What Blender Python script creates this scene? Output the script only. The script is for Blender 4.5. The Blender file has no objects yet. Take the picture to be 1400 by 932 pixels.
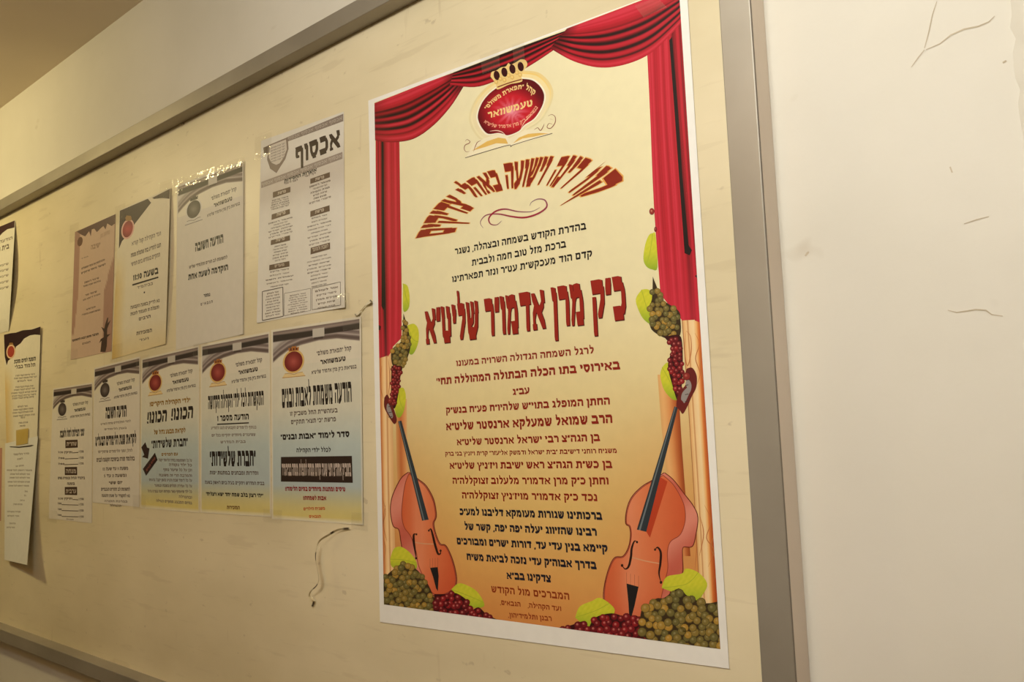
import bpy, math, random, re
import numpy as np
from mathutils import Vector, Matrix
from mathutils.geometry import delaunay_2d_cdt

S = bpy.context.scene
COL = S.collection

# ------------------------------------------------------------------ camera
F = 1135.0                       # focal length in pixels of the 1400x932 frame
D = 0.76                         # camera to board, metres
CAMZ = 1.70
# columns: world axes of the camera's right, down, forward
M = np.array([[0.75705109, -0.09072374, -0.64702616],
              [0.65232723, 0.04941364, 0.75632498],
              [-0.03664471, -0.99464943, 0.09659021]])
cam_data = bpy.data.cameras.new('camera')
cam = bpy.data.objects.new('camera', cam_data)
COL.objects.link(cam)
cam_data.sensor_fit = 'HORIZONTAL'
cam_data.sensor_width = 36.0
cam_data.lens = F / 1400.0 * 36.0
cam_data.clip_start = 0.02
Rm = Matrix(((M[0, 0], -M[0, 1], -M[0, 2]), (M[1, 0], -M[1, 1], -M[1, 2]), (M[2, 0], -M[2, 1], -M[2, 2])))
cam.matrix_world = Matrix.Translation((0, -D, CAMZ)) @ Rm.to_4x4()
S.camera = cam
S.view_settings.view_transform = 'Standard'
S.view_settings.look = 'None'
S.view_settings.gamma = 1
S.view_settings.use_curve_mapping = False
S.view_settings.exposure = 0.0

world = bpy.data.worlds.new('world')
S.world = world
world.use_nodes = True
bg = world.node_tree.nodes['Background']
bg.inputs[0].default_value = (1.0, 0.9, 0.78, 1)
bg.inputs[1].default_value = 0.25

def area_light(name, loc, target, sx, sy, power, color):
    l = bpy.data.lights.new(name, 'AREA')
    l.shape = 'RECTANGLE'; l.size = sx; l.size_y = sy
    l.energy = power; l.color = color
    o = bpy.data.objects.new(name, l); COL.objects.link(o)
    o.location = loc
    d = Vector(target) - Vector(loc)
    o.rotation_euler = d.to_track_quat('-Z', 'Y').to_euler()
    return o
KEY_LOC = (-0.20, -1.10, 2.45)
WARM_LOC = (-2.52, -0.80, 2.49)
FILL_LOC = (-0.50, -1.60, 2.50)
area_light('key_light', KEY_LOC, (-0.20, 0.0, 2.10), 0.6, 0.15, 12.6, (0.97, 1.0, 0.95))
area_light('warm_light', WARM_LOC, (-2.52, 0.0, 2.10), 0.5, 0.15, 8.0, (1.0, 0.84, 0.42))
area_light('fill_light', FILL_LOC, (-0.50, -0.9, 0.6), 1.2, 0.25, 8.0, (1.0, 0.50, 0.14))  # added amber fill, stands in for warm bounced light

# ------------------------------------------------------------------ helpers
def lin(c):
    out = []
    for v in c[:3]:
        v = v / 255.0
        out.append(v / 12.92 if v <= 0.04045 else ((v + 0.055) / 1.055) ** 2.4)
    return (out[0], out[1], out[2], 1.0)

def at(px, py, depth=0.0):
    """point of the plane `depth` metres in front of the board seen at that pixel (arrays allowed)"""
    px = np.asarray(px, float); py = np.asarray(py, float)
    d = np.stack([px - 700, py - 466, np.full(px.shape, F)], -1) @ M.T
    t = (D - depth) / d[..., 1]
    return d * t[..., None] + np.array([0, -D, CAMZ])

def plane(px, py):
    w = at(px, py)
    return w[..., [0, 2]]

def topx(P):
    P = np.asarray(P, float)
    w = np.stack([P[..., 0], np.full(P[..., 0].shape, D), P[..., 1] - CAMZ], -1)
    c = w @ M
    return np.stack([c[..., 0] / c[..., 2] * F + 700, c[..., 1] / c[..., 2] * F + 466], -1)

def set_tags(o, label=None, cat=None, group=None, kind=None):
    if label: o['label'] = label
    if cat: o['category'] = cat
    if group: o['group'] = group
    if kind: o['kind'] = kind
    return o

def mesh_obj(name, verts, faces, mat, parent=None, cols=None, smooth=False):
    me = bpy.data.meshes.new(name)
    me.from_pydata([tuple(v) for v in verts], [], faces)
    me.materials.append(mat)
    if cols is not None:
        a = me.color_attributes.new('Col', 'FLOAT_COLOR', 'POINT')
        a.data.foreach_set('color', np.asarray(cols, np.float32).ravel())
    if smooth:
        me.polygons.foreach_set('use_smooth', [True] * len(me.polygons))
    o = bpy.data.objects.new(name, me)
    COL.objects.link(o)
    if parent: o.parent = parent
    return o

def box(verts, faces, lo, hi):
    n = len(verts)
    for x in (lo[0], hi[0]):
        for y in (lo[1], hi[1]):
            for z in (lo[2], hi[2]):
                verts.append((x, y, z))
    for f in ((0, 1, 3, 2), (4, 6, 7, 5), (0, 4, 5, 1), (2, 3, 7, 6), (0, 2, 6, 4), (1, 5, 7, 3)):
        faces.append(tuple(n + i for i in f))

def box_obj(name, lo, hi, mat, parent=None, bevel=0):
    v, f = [], []
    box(v, f, lo, hi)
    o = mesh_obj(name, v, f, mat, parent)
    if bevel:
        m = o.modifiers.new('bevel', 'BEVEL'); m.width = bevel; m.segments = 2
    return o

# ------------------------------------------------------------------ materials
def mat_new(name):
    m = bpy.data.materials.new(name); m.use_nodes = True
    nt = m.node_tree
    return m, nt, nt.nodes['Principled BSDF'], nt.nodes, nt.links

def noise_mat(name, c1, c2, scale, rough, bump=0.0, stretch=(1, 1, 1), metallic=0.0, bscale=None, detail=6, lo=0.35, hi=0.65, streak=None):
    m, nt, p, N, L = mat_new(name)
    tc = N.new('ShaderNodeTexCoord'); mp = N.new('ShaderNodeMapping')
    mp.inputs['Scale'].default_value = stretch
    L.new(tc.outputs['Object'], mp.inputs[0])
    n = N.new('ShaderNodeTexNoise'); n.inputs['Scale'].default_value = scale; n.inputs['Detail'].default_value = detail
    L.new(mp.outputs[0], n.inputs['Vector'])
    r = N.new('ShaderNodeValToRGB')
    r.color_ramp.elements[0].position = lo; r.color_ramp.elements[0].color = lin(c1)
    r.color_ramp.elements[1].position = hi; r.color_ramp.elements[1].color = lin(c2)
    L.new(n.outputs['Fac'], r.inputs[0])
    out = r.outputs[0]
    if streak:
        # short dirt scuffs with a shape of their own
        for (sc, st, pos, colr, amt) in streak:
            mp2 = N.new('ShaderNodeMapping'); mp2.inputs['Scale'].default_value = st
            L.new(tc.outputs['Object'], mp2.inputs[0])
            n2 = N.new('ShaderNodeTexNoise'); n2.inputs['Scale'].default_value = sc; n2.inputs['Detail'].default_value = 3
            L.new(mp2.outputs[0], n2.inputs['Vector'])
            r2 = N.new('ShaderNodeValToRGB')
            r2.color_ramp.elements[0].position = pos; r2.color_ramp.elements[0].color = (0, 0, 0, 1)
            r2.color_ramp.elements[1].position = pos + 0.06; r2.color_ramp.elements[1].color = (amt, amt, amt, 1)
            L.new(n2.outputs['Fac'], r2.inputs[0])
            mx = N.new('ShaderNodeMixRGB'); mx.inputs[2].default_value = lin(colr)
            L.new(r2.outputs[0], mx.inputs[0]); L.new(out, mx.inputs[1])
            out = mx.outputs[0]
    L.new(out, p.inputs['Base Color'])
    p.inputs['Roughness'].default_value = rough
    p.inputs['Metallic'].default_value = metallic
    if bump:
        nb = N.new('ShaderNodeTexNoise'); nb.inputs['Scale'].default_value = bscale or scale * 3; nb.inputs['Detail'].default_value = 5
        L.new(mp.outputs[0], nb.inputs['Vector'])
        b = N.new('ShaderNodeBump'); b.inputs['Strength'].default_value = bump; b.inputs['Distance'].default_value = 0.002
        L.new(nb.outputs['Fac'], b.inputs['Height']); L.new(b.outputs[0], p.inputs['Normal'])
    return m

def print_mat(name, rough, bump=0.0):
    m, nt, p, N, L = mat_new(name)
    a = N.new('ShaderNodeAttribute'); a.attribute_name = 'Col'
    tc = N.new('ShaderNodeTexCoord')
    n = N.new('ShaderNodeTexNoise'); n.inputs['Scale'].default_value = 60; n.inputs['Detail'].default_value = 4
    L.new(tc.outputs['Object'], n.inputs['Vector'])
    mr = N.new('ShaderNodeMapRange'); mr.inputs['To Min'].default_value = 0.94; mr.inputs['To Max'].default_value = 1.04
    L.new(n.outputs['Fac'], mr.inputs['Value'])
    mx = N.new('ShaderNodeVectorMath'); mx.operation = 'SCALE'
    L.new(a.outputs['Color'], mx.inputs[0]); L.new(mr.outputs[0], mx.inputs['Scale'])
    L.new(mx.outputs[0], p.inputs['Base Color'])
    p.inputs['Roughness'].default_value = rough
    p.inputs['Specular IOR Level'].default_value = 0.3
    if bump:
        n2 = N.new('ShaderNodeTexNoise'); n2.inputs['Scale'].default_value = 9; n2.inputs['Detail'].default_value = 2
        L.new(tc.outputs['Object'], n2.inputs['Vector'])
        b = N.new('ShaderNodeBump'); b.inputs['Strength'].default_value = bump; b.inputs['Distance'].default_value = 0.004
        L.new(n2.outputs['Fac'], b.inputs['Height']); L.new(b.outputs[0], p.inputs['Normal'])
    return m

M_WALL = noise_mat('painted_plaster', (214, 208, 194), (224, 218, 205), 3.0, 0.7, bump=0.35, bscale=26,
                   streak=[(9, (1, 1, 1.6), 0.70, (188, 176, 158), 0.5)])
M_CEIL = noise_mat('ceiling_paint', (224, 208, 184), (234, 218, 194), 2.0, 0.8, bump=0.1)
M_FLOOR = noise_mat('floor_terrazzo', (150, 140, 125), (180, 170, 155), 30, 0.4)
M_BOARD = noise_mat('board_laminate', (216, 202, 166), (234, 220, 186), 2.4, 0.42, bump=0.12, bscale=30, stretch=(1, 1, 2.2),
                    streak=[(7, (1.0, 1, 7), 0.62, (178, 158, 122), 0.17), (42, (1, 1, 1.5), 0.69, (150, 126, 92), 0.3), (14, (.6, 1, 9), 0.62, (192, 174, 138), 0.14),
                            (5, (9, 1, 1.3), 0.68, (178, 154, 116), 0.25)])
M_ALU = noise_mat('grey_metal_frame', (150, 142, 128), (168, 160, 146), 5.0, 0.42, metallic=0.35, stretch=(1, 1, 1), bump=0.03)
M_ALU2 = noise_mat('grey_metal_lightened', (222, 208, 194), (234, 220, 206), 5.0, 0.5, metallic=0.15, bump=0.03)  # lightened frame metal: pale colour makes up for light missing from the right
M_DARK = noise_mat('dark_seam', (104, 94, 82), (116, 106, 92), 20, 0.7)
M_PRINT = print_mat('printed_ink', 0.45)
M_PAPER = print_mat('paper', 0.5, bump=0.25)
M_CRACK = noise_mat('hairline_crack', (186, 172, 148), (198, 184, 160), 40, 0.9)
M_STEEL = noise_mat('pin_steel', (90, 82, 60), (120, 110, 90), 40, 0.4, metallic=0.8)

def tape_mat(name, tint, alpha, rough, bump):
    m, nt, p, N, L = mat_new(name)
    out = [n for n in N if n.type == 'OUTPUT_MATERIAL'][0]
    tr = N.new('ShaderNodeBsdfTransparent'); tr.inputs[0].default_value = (1, 1, 1, 1)
    gl = N.new('ShaderNodeBsdfPrincipled')
    gl.inputs['Base Color'].default_value = lin(tint); gl.inputs['Roughness'].default_value = rough
    gl.inputs['Specular IOR Level'].default_value = 0.9
    gls = N.new('ShaderNodeBsdfGlossy'); gls.inputs['Roughness'].default_value = rough
    gls.inputs[0].default_value = (1, 1, 1, 1)
    tc = N.new('ShaderNodeTexCoord')
    n = N.new('ShaderNodeTexNoise'); n.inputs['Scale'].default_value = 55; n.inputs['Detail'].default_value = 3
    L.new(tc.outputs['Object'], n.inputs['Vector'])
    b = N.new('ShaderNodeBump'); b.inputs['Strength'].default_value = bump; b.inputs['Distance'].default_value = 0.003
    L.new(n.outputs['Fac'], b.inputs['Height'])
    L.new(b.outputs[0], gl.inputs['Normal']); L.new(b.outputs[0], gls.inputs['Normal'])
    m1 = N.new('ShaderNodeMixShader'); m1.inputs[0].default_value = alpha
    L.new(tr.outputs[0], m1.inputs[1]); L.new(gl.outputs[0], m1.inputs[2])
    m2 = N.new('ShaderNodeMixShader')
    m2.inputs[0].default_value = 0.07; L.new(m1.outputs[0], m2.inputs[1]); L.new(gls.outputs[0], m2.inputs[2])
    L.new(m2.outputs[0], out.inputs[0])
    return m
M_TAPE = tape_mat('clear_tape', (245, 238, 215), 0.03, 0.09, 0.6)
M_TAPEY = tape_mat('yellowed_tape', (222, 190, 90), 0.8, 0.3, 0.3)

# ------------------------------------------------------------------ room shell
WY = 0.004
def slab(name, lo, hi, mat, kind='structure'):
    o = box_obj(name, lo, hi, mat); o['kind'] = kind; return o
CEILZ = CAMZ + 1.174 * D
wall_back = slab('wall_back', (-5.0, WY, 0.0), (1.6, 0.15, CEILZ), M_WALL)
slab('ceiling', (-5.0, -3.0, CEILZ), (1.6, 0.15, CEILZ + 0.1), M_CEIL)
slab('floor', (-5.0, -3.0, -0.1), (1.6, 0.15, 0.0), M_FLOOR)
slab('wall_front', (-5.0, -3.1, 0.0), (1.6, -3.0, CEILZ), M_WALL)
slab('wall_left', (-5.1, -3.0, 0.0), (-5.0, 0.0, CEILZ), M_WALL)
slab('wall_right', (1.6, -3.0, 0.0), (1.7, 0.0, CEILZ), M_WALL)

# raised strip of rough plaster along the right side of the picture
def rough_strip():
    x0 = float(plane(1385, 60)[0])
    rng = random.Random(4)
    v, f = [], []
    nz, nx = 150, 14
    for i in range(nz):
        z = 1.0 + (CEILZ - 1.0) * i / (nz - 1)
        for j in range(nx):
            x = x0 + (0.075) * j / (nx - 1) + (rng.uniform(-.0018, .0018) if j in (0, 1) else 0)
            h = 0.0 if j in (0, nx - 1) else (0.004 if j == 1 else 0.005 + 0.004 * rng.random())
            v.append((x, WY - h, z))
    for i in range(nz - 1):
        for j in range(nx - 1):
            a = i * nx + j
            f.append((a, a + 1, a + nx + 1, a + nx))
    o = mesh_obj('trim_1', v, f, M_WALL, smooth=True)
    o['kind'] = 'structure'
rough_strip()

def crack(pts, w):
    P = at([p[0] for p in pts], [p[1] for p in pts], -WY)
    v, f = [], []
    for i, p in enumerate(P):
        a = P[max(i - 1, 0)]; b = P[min(i + 1, len(P) - 1)]
        d = b - a; n = np.array([-d[2], 0, d[0]]); n /= (np.linalg.norm(n) + 1e-9)
        ww = w * (0.3 + 0.7 * math.sin(math.pi * (i + 0.5) / len(P)))
        for s in (1, -1):
            q = p + n * ww * s; v.append((q[0], WY - 0.0003, q[2]))
    for i in range(len(P) - 1):
        f.append((2 * i, 2 * i + 1, 2 * i + 3, 2 * i + 2))
    mesh_obj('plaster_crack', v, f, M_CRACK, wall_back)
crack([(1266, 68), (1285, 60), (1300, 48), (1318, 40), (1338, 36), (1352, 30), (1360, 22)], .0007)
crack([(1264, 66), (1270, 44), (1275, 20), (1281, 2)], .0005)
crack([(1246, 92), (1256, 78), (1264, 68)], .0005)
crack([(1296, 424), (1308, 427), (1322, 425), (1334, 423), (1348, 424), (1356, 430), (1371, 432)], .0006)
crack([(1101, 350), (1104, 346), (1106, 344)], .0011)
crack([(1371, 86), (1376, 83)], .001)
crack([(1299, 228), (1302, 236)], .0007)
crack([(1318, 306), (1336, 300), (1352, 296)], .0005)

# ------------------------------------------------------------------ notice board
def zz(v): return CAMZ + v * D
fd = 0.036 * D
board = bpy.data.objects.new('notice_board', None)
COL.objects.link(board)
board.location = (-1.9, WY, 1.0)
set_tags(board, 'long cream notice board in a grey metal frame, fixed to the plaster wall', 'notice board')
bx0, bx1 = -3.35, -0.4105 * D
bz0, bz1 = zz(-0.646 * 0.964), zz(0.8345 * 0.964)
fw = 0.0275
fwr = (0.4525 - 0.4105) * D
def bpart(name, lo, hi, mat, bevel=0):
    v, f = [], []
    L = board.location
    box(v, f, [lo[i] - L[i] for i in range(3)], [hi[i] - L[i] for i in range(3)])
    o = mesh_obj(name, v, f, mat, board)
    if bevel:
        m = o.modifiers.new('bevel', 'BEVEL'); m.width = bevel; m.segments = 2
    return o
bpart('panel', (bx0 + .01, 0.0, bz0 + .01), (bx1 - .01, WY - .0002, bz1 - .01), M_BOARD)
bpart('frame_rail', (bx0, -fd, bz1 - fw), (bx1, WY - .0002, bz1), M_ALU, .0012)
bpart('frame_rail', (bx0, -fd, bz0), (bx1, WY - .0002, bz0 + fw), M_ALU, .0012)
bpart('frame_rail', (bx1 - fwr, -fd, bz0 + fw), (bx1, WY - .0002, bz1 - fw), M_ALU, .0012)
bpart('frame_rail', (bx0, -fd, bz0 + fw), (bx0 + fwr, WY - .0002, bz1 - fw), M_ALU, .0012)
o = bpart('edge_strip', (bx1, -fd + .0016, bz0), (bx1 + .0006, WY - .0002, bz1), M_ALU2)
o['label'] = 'side strip of the right frame rail, light painted into its pale colour'
bpart('seam', (bx1 - .0002, -fd + .0004, bz0), (bx1 + .0007, -fd + .0014, bz1), M_DARK)

# ------------------------------------------------------------------ sheets of paper
def homog(src, dst):
    A = []
    for (x, y), (u, v) in zip(src, dst):
        A.append([x, y, 1, 0, 0, 0, -u * x, -u * y, -u]); A.append([0, 0, 0, x, y, 1, -v * x, -v * y, -v])
    return np.linalg.svd(np.array(A, float))[2][-1].reshape(3, 3)
def happ(H, P):
    P = np.asarray(P, float)
    q = np.concatenate([P, np.ones(P.shape[:-1] + (1,))], -1) @ H.T
    return q[..., :2] / q[..., 2:3]

CLIP = {}
class Sheet:
    STEP = 7e-6
    def __init__(s, name, quad, label, cat, lift=None, base=0.0006, paper=(236, 232, 222), n=(14, 20), paperfn=None, group=None):
        s.quad = quad
        s.Q = plane([q[0] for q in quad], [q[1] for q in quad])
        s.H = homog(s.Q, [(0, 0), (1, 0), (1, 1), (0, 1)])
        s.Hi = np.linalg.inv(s.H)
        s.liftf = lift or (lambda u, v: 0 * u)
        s.base = base
        s.layer = 1
        s.org = s.world(s.Q.mean(0)[None], 0)[0]
        s.root = bpy.data.objects.new(name, None); COL.objects.link(s.root)
        s.root.location = s.org
        set_tags(s.root, label, cat, group)
        nu, nv = n
        U, V = np.meshgrid(np.linspace(0, 1, nu), np.linspace(0, 1, nv))
        uv = np.stack([U.ravel(), V.ravel()], -1)
        P = happ(s.Hi, uv)
        front = s.world(P, 0) - s.org
        back = s.world(P, -0.00025) - s.org
        verts = np.concatenate([front, back])
        K = nu * nv
        faces = []
        for i in range(nv - 1):
            for j in range(nu - 1):
                a = i * nu + j
                faces.append((a, a + nu, a + nu + 1, a + 1)); faces.append((K + a, K + a + 1, K + a + nu + 1, K + a + nu))
        ring = [j for j in range(nu)] + [i * nu + nu - 1 for i in range(1, nv)] + [(nv - 1) * nu + j for j in range(nu - 2, -1, -1)] + [i * nu for i in range(nv - 2, 0, -1)]
        for a, b in zip(ring, ring[1:] + ring[:1]):
            faces.append((a, b, K + b, K + a))
        if paperfn: cols = [lin(paperfn(u, v)) for u, v in uv] * 2
        else: cols = [lin(paper)] * (2 * K)
        mesh_obj('paper', verts, faces, M_PAPER, s.root, cols, smooth=False)
    def world(s, P, off):
        """P: n x 2 board-plane points -> world points lifted off the board, seen where the flat point is"""
        P = np.asarray(P, float)
        uv = happ(s.H, P)
        l = s.base + s.liftf(uv[..., 0], uv[..., 1]) + off
        k = (D - l) / D
        return np.stack([P[..., 0] * k, -l + 0 * k, CAMZ + (P[..., 1] - CAMZ) * k], -1)
    def uv2px(s, uv):
        return topx(happ(s.Hi, np.asarray(uv, float)))

class Art:
    """flat print, one mesh: coloured polygons given in picture or plane coordinates"""
    def __init__(s, sheet, name, crop=None):
        s.sh, s.name = sheet, name
        s.P, s.C, s.O, s.Fc = [], [], [], []
        s.n = 0
        s.z = sheet.layer * Sheet.STEP if sheet is CLIP.get('sheet') else 6e-5 + sheet.layer * 2.2e-5
        sheet.layer += 1
        s.crop = crop
    def px(s, p):
        p = np.asarray(p, float)
        if s.crop: p = p / s.crop[2] + np.array(s.crop[:2], float)
        return p
    def raw(s, P, faces, cols, off=0.0):
        k = len(P)
        s.P.append(np.asarray(P, float)); s.C.append(np.asarray(cols, float)); s.O.append(np.full(k, off))
        s.Fc += [tuple(s.n + i for i in f) for f in faces]
        s.n += k
    def poly(s, pts, col, off=0.0):
        p = s.px(pts)
        if len(p) == 4:
            m = 25 if np.ptp(p[:, 0]) > 60 else 9
            g = np.array([(p[0] * (1 - v) + p[3] * v) * (1 - u) + (p[1] * (1 - v) + p[2] * v) * u for v in np.linspace(0, 1, 9) for u in np.linspace(0, 1, m)])
            s.raw(plane(g[:, 0], g[:, 1]), [(j * m + i, (j + 1) * m + i, (j + 1) * m + i + 1, j * m + i + 1) for j in range(8) for i in range(m - 1)], [lin(col)] * (9 * m), off)
            return
        if s.sh is not CLIP.get('sheet'):      # follow the curl of the sheet
            q = np.array([p[i] + (p[(i + 1) % len(p)] - p[i]) * t for i in range(len(p)) for t in (0, .25, .5, .75)])
            c0, s.crop = s.crop, None
            s.region(q, lambda x, y: col, 4, off, sm=False); s.crop = c0
            return
        P = plane(p[:, 0], p[:, 1])
        s.raw(P, [tuple(range(len(P)))], [lin(col)] * len(P), off)
    def line(s, pts, w, col, off=0.0, taper=False):
        p = s.px(pts) if not isinstance(pts, np.ndarray) else pts
        p = smooth(p, 6) if len(p) > 2 else p
        n = len(p); vv = []
        for i in range(n):
            d = p[min(i + 1, n - 1)] - p[max(i - 1, 0)]; d = d / (np.linalg.norm(d) + 1e-9)
            ww = w / 2 * (0.15 + 0.85 * math.sin(math.pi * i / (n - 1)) if taper else 1)
            nn = np.array([-d[1], d[0]]) * ww
            vv += [p[i] + nn, p[i] - nn]
        vv = np.array(vv); P = plane(vv[:, 0], vv[:, 1])
        if callable(col): cc = [lin(col((i // 2) / (n - 1))) for i in range(2 * n)]
        else: cc = [lin(col)] * (2 * n)
        s.raw(P, [(2 * i, 2 * i + 1, 2 * i + 3, 2 * i + 2) for i in range(n - 1)], cc, off)
    def strip(s, a, b, ramp, na=26, nb=26, mod=None, off=0.0):
        A = resample(s.px(a), na); B = resample(s.px(b), na)
        T = np.linspace(0, 1, nb)
        G = A[None] * (1 - T[:, None, None]) + B[None] * T[:, None, None]
        P = plane(G[..., 0].ravel(), G[..., 1].ravel())
        cc = []
        for j, t in enumerate(T):
            for i in range(na):
                c = rampc(ramp, t)
                if mod: c = mod(i / (na - 1), t, c)
                cc.append(lin(c))
        fs = [(j * na + i, j * na + i + 1, (j + 1) * na + i + 1, (j + 1) * na + i) for j in range(nb - 1) for i in range(na - 1)]
        s.raw(P, fs, cc, off)
    def region(s, outline, fn, step, off=0.0, sm=True):
        """filled outline whose print colour varies: fn(x, y) in picture coordinates"""
        o = s.px(outline)
        if sm: o = smooth(np.vstack([o, o[:1]]), 4)[:-1]
        x0, y0 = o.min(0); x1, y1 = o.max(0)
        pts = [Vector((float(a), float(b))) for a, b in o]
        n = len(pts)
        for yy in np.arange(y0 + step / 2, y1, step):
            for xx in np.arange(x0 + step / 2, x1, step):
                if inside(xx, yy, o): pts.append(Vector((float(xx), float(yy))))
        r = delaunay_2d_cdt(pts, [(i, (i + 1) % n) for i in range(n)], [], 1, 1e-6)
        vv = np.array([(p[0], p[1]) for p in r[0]])
        P = plane(vv[:, 0], vv[:, 1])
        s.raw(P, [tuple(f) for f in r[2]], [lin(fn(x, y)) for x, y in vv], off)
    def disc(s, cx, cy, rx, ry, rim, mid, hi, off=0.0, n=12, hx=-0.25, hy=-0.3):
        c = s.px([cx, cy]); k = s.crop[2] if s.crop else 1
        rx /= k; ry /= k
        pts, cc = [c + np.array([hx * rx, hy * ry])], [lin(hi)]
        for rr, cl in ((0.42, mid), (0.78, mid), (1.0, rim)):
            for i in range(n):
                a = 2 * math.pi * i / n
                sh = (1 - rr) * 0.8
                pts.append(c + np.array([(rr * math.cos(a) + hx * sh) * rx, (rr * math.sin(a) + hy * sh) * ry])); cc.append(lin(cl))
        f = [(0, 1 + i, 1 + (i + 1) % n) for i in range(n)]
        for q in range(2):
            for i in range(n):
                f.append((1 + q * n + i, 1 + (q + 1) * n + i, 1 + (q + 1) * n + (i + 1) % n, 1 + q * n + (i + 1) % n))
        pts = np.array(pts); s.raw(plane(pts[:, 0], pts[:, 1]), f, cc, off)
    def text(s, txt, L, R, h, col, wt=1.0, grow=0.0, off=0.0, uv=False, slant=0.0):
        """text laid between two base-line ends; h = body height; all in crop pixels (or sheet uv)"""
        polys, W = layout(txt, wt, grow)
        if uv:
            PL, PR = happ(s.sh.Hi, [L, R]); mid = [(L[0] + R[0]) / 2, (L[1] + R[1]) / 2]
            a, b = happ(s.sh.Hi, [mid, [mid[0], mid[1] - h]])
        else:
            l, r = s.px(L), s.px(R); k = s.crop[2] if s.crop else 1
            PL, PR = plane(*l), plane(*r); m = (l + r) / 2
            a, b = plane(*m), plane(m[0], m[1] - h / k)
        up = b - a
        e = (PR - PL) / np.linalg.norm(PR - PL)
        upn = np.array([-e[1], e[0]]) * abs(up @ np.array([-e[1], e[0]]))
        for q, (pl, k) in enumerate(polys):
            P = PL + (PR - PL) * (pl[:, :1] + slant * pl[:, 1:2]) / W + upn * pl[:, 1:2]
            s.raw(P, [tuple(range(len(pl)))], [lin(col)] * len(pl), off + (2e-6 if s.sh is CLIP.get('sheet') else 7e-7) * k)
    def envelope(s, txt, outer, inner, col, wt=1.0, grow=0.0, off=0.0):
        polys, W = layout(txt, wt, grow)
        O = s.px(outer); I = s.px(inner)
        Po = resample(O, 40, curve=True); Pi = resample(I, 40, curve=True)
        tt = np.linspace(0, 1, 40)
        for pl, k in polys:
            # subdivide so letters bend with the arch
            t = 1 - pl[:, 0] / W
            o2 = np.stack([np.interp(t, tt, Po[:, i]) for i in (0, 1)], -1)
            i2 = np.stack([np.interp(t, tt, Pi[:, i]) for i in (0, 1)], -1)
            p = i2 + (o2 - i2) * pl[:, 1:2]
            s.raw(plane(p[:, 0], p[:, 1]), [tuple(range(len(pl)))], [lin(col)] * len(pl), off + (2e-6 if s.sh is CLIP.get('sheet') else 7e-7) * k)
    def build(s, label=None):
        if not s.n: return None
        P = np.concatenate(s.P); O = np.concatenate(s.O); C = np.concatenate(s.C)
        if s.sh is CLIP.get('sheet'):          # printed art ends at the white border
            q = happ(CLIP['h'], topx(P)); q = np.clip(q, 0, 1)
            q = happ(np.linalg.inv(CLIP['h']), q); P = plane(q[:, 0], q[:, 1])
        W = s.sh.world(P, 0)
        uvl = s.z + O * (.3 if s.sh is CLIP.get('sheet') else 3.0)
        # move along the view-independent board normal
        W[:, 1] -= uvl
        o = mesh_obj(s.name, W - s.sh.org, s.Fc, M_PRINT, s.sh.root, C)
        if label: o['label'] = label
        return o

def inside(x, y, o):
    c = False; n = len(o); j = n - 1
    for i in range(n):
        if (o[i][1] > y) != (o[j][1] > y) and x < (o[j][0] - o[i][0]) * (y - o[i][1]) / (o[j][1] - o[i][1]) + o[i][0]:
            c = not c
        j = i
    return c
def smooth(p, k):
    p = np.asarray(p, float); out = []
    n = len(p)
    for i in range(n - 1):
        p0, p1, p2, p3 = p[max(i - 1, 0)], p[i], p[i + 1], p[min(i + 2, n - 1)]
        for t in np.arange(k) / k:
            out.append(0.5 * ((2 * p1) + (-p0 + p2) * t + (2 * p0 - 5 * p1 + 4 * p2 - p3) * t * t + (-p0 + 3 * p1 - 3 * p2 + p3) * t ** 3))
    out.append(p[-1]); return np.array(out)
def resample(p, n, curve=True):
    p = np.asarray(p, float)
    if curve and len(p) > 2: p = smooth(p, 10)
    d = np.r_[0, np.cumsum(np.linalg.norm(np.diff(p, axis=0), axis=1))]
    t = np.linspace(0, d[-1], n)
    return np.stack([np.interp(t, d, p[:, i]) for i in (0, 1)], -1)
def rampc(r, t):
    for (t0, c0), (t1, c1) in zip(r, r[1:]):
        if t <= t1:
            k = (t - t0) / (t1 - t0 + 1e-9); k = min(max(k, 0), 1)
            return tuple(c0[i] + (c1[i] - c0[i]) * k for i in range(3))
    return r[-1][1]
def mixc(a, b, t):
    t = min(max(t, 0), 1); return tuple(a[i] + (b[i] - a[i]) * t for i in range(3))

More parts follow.
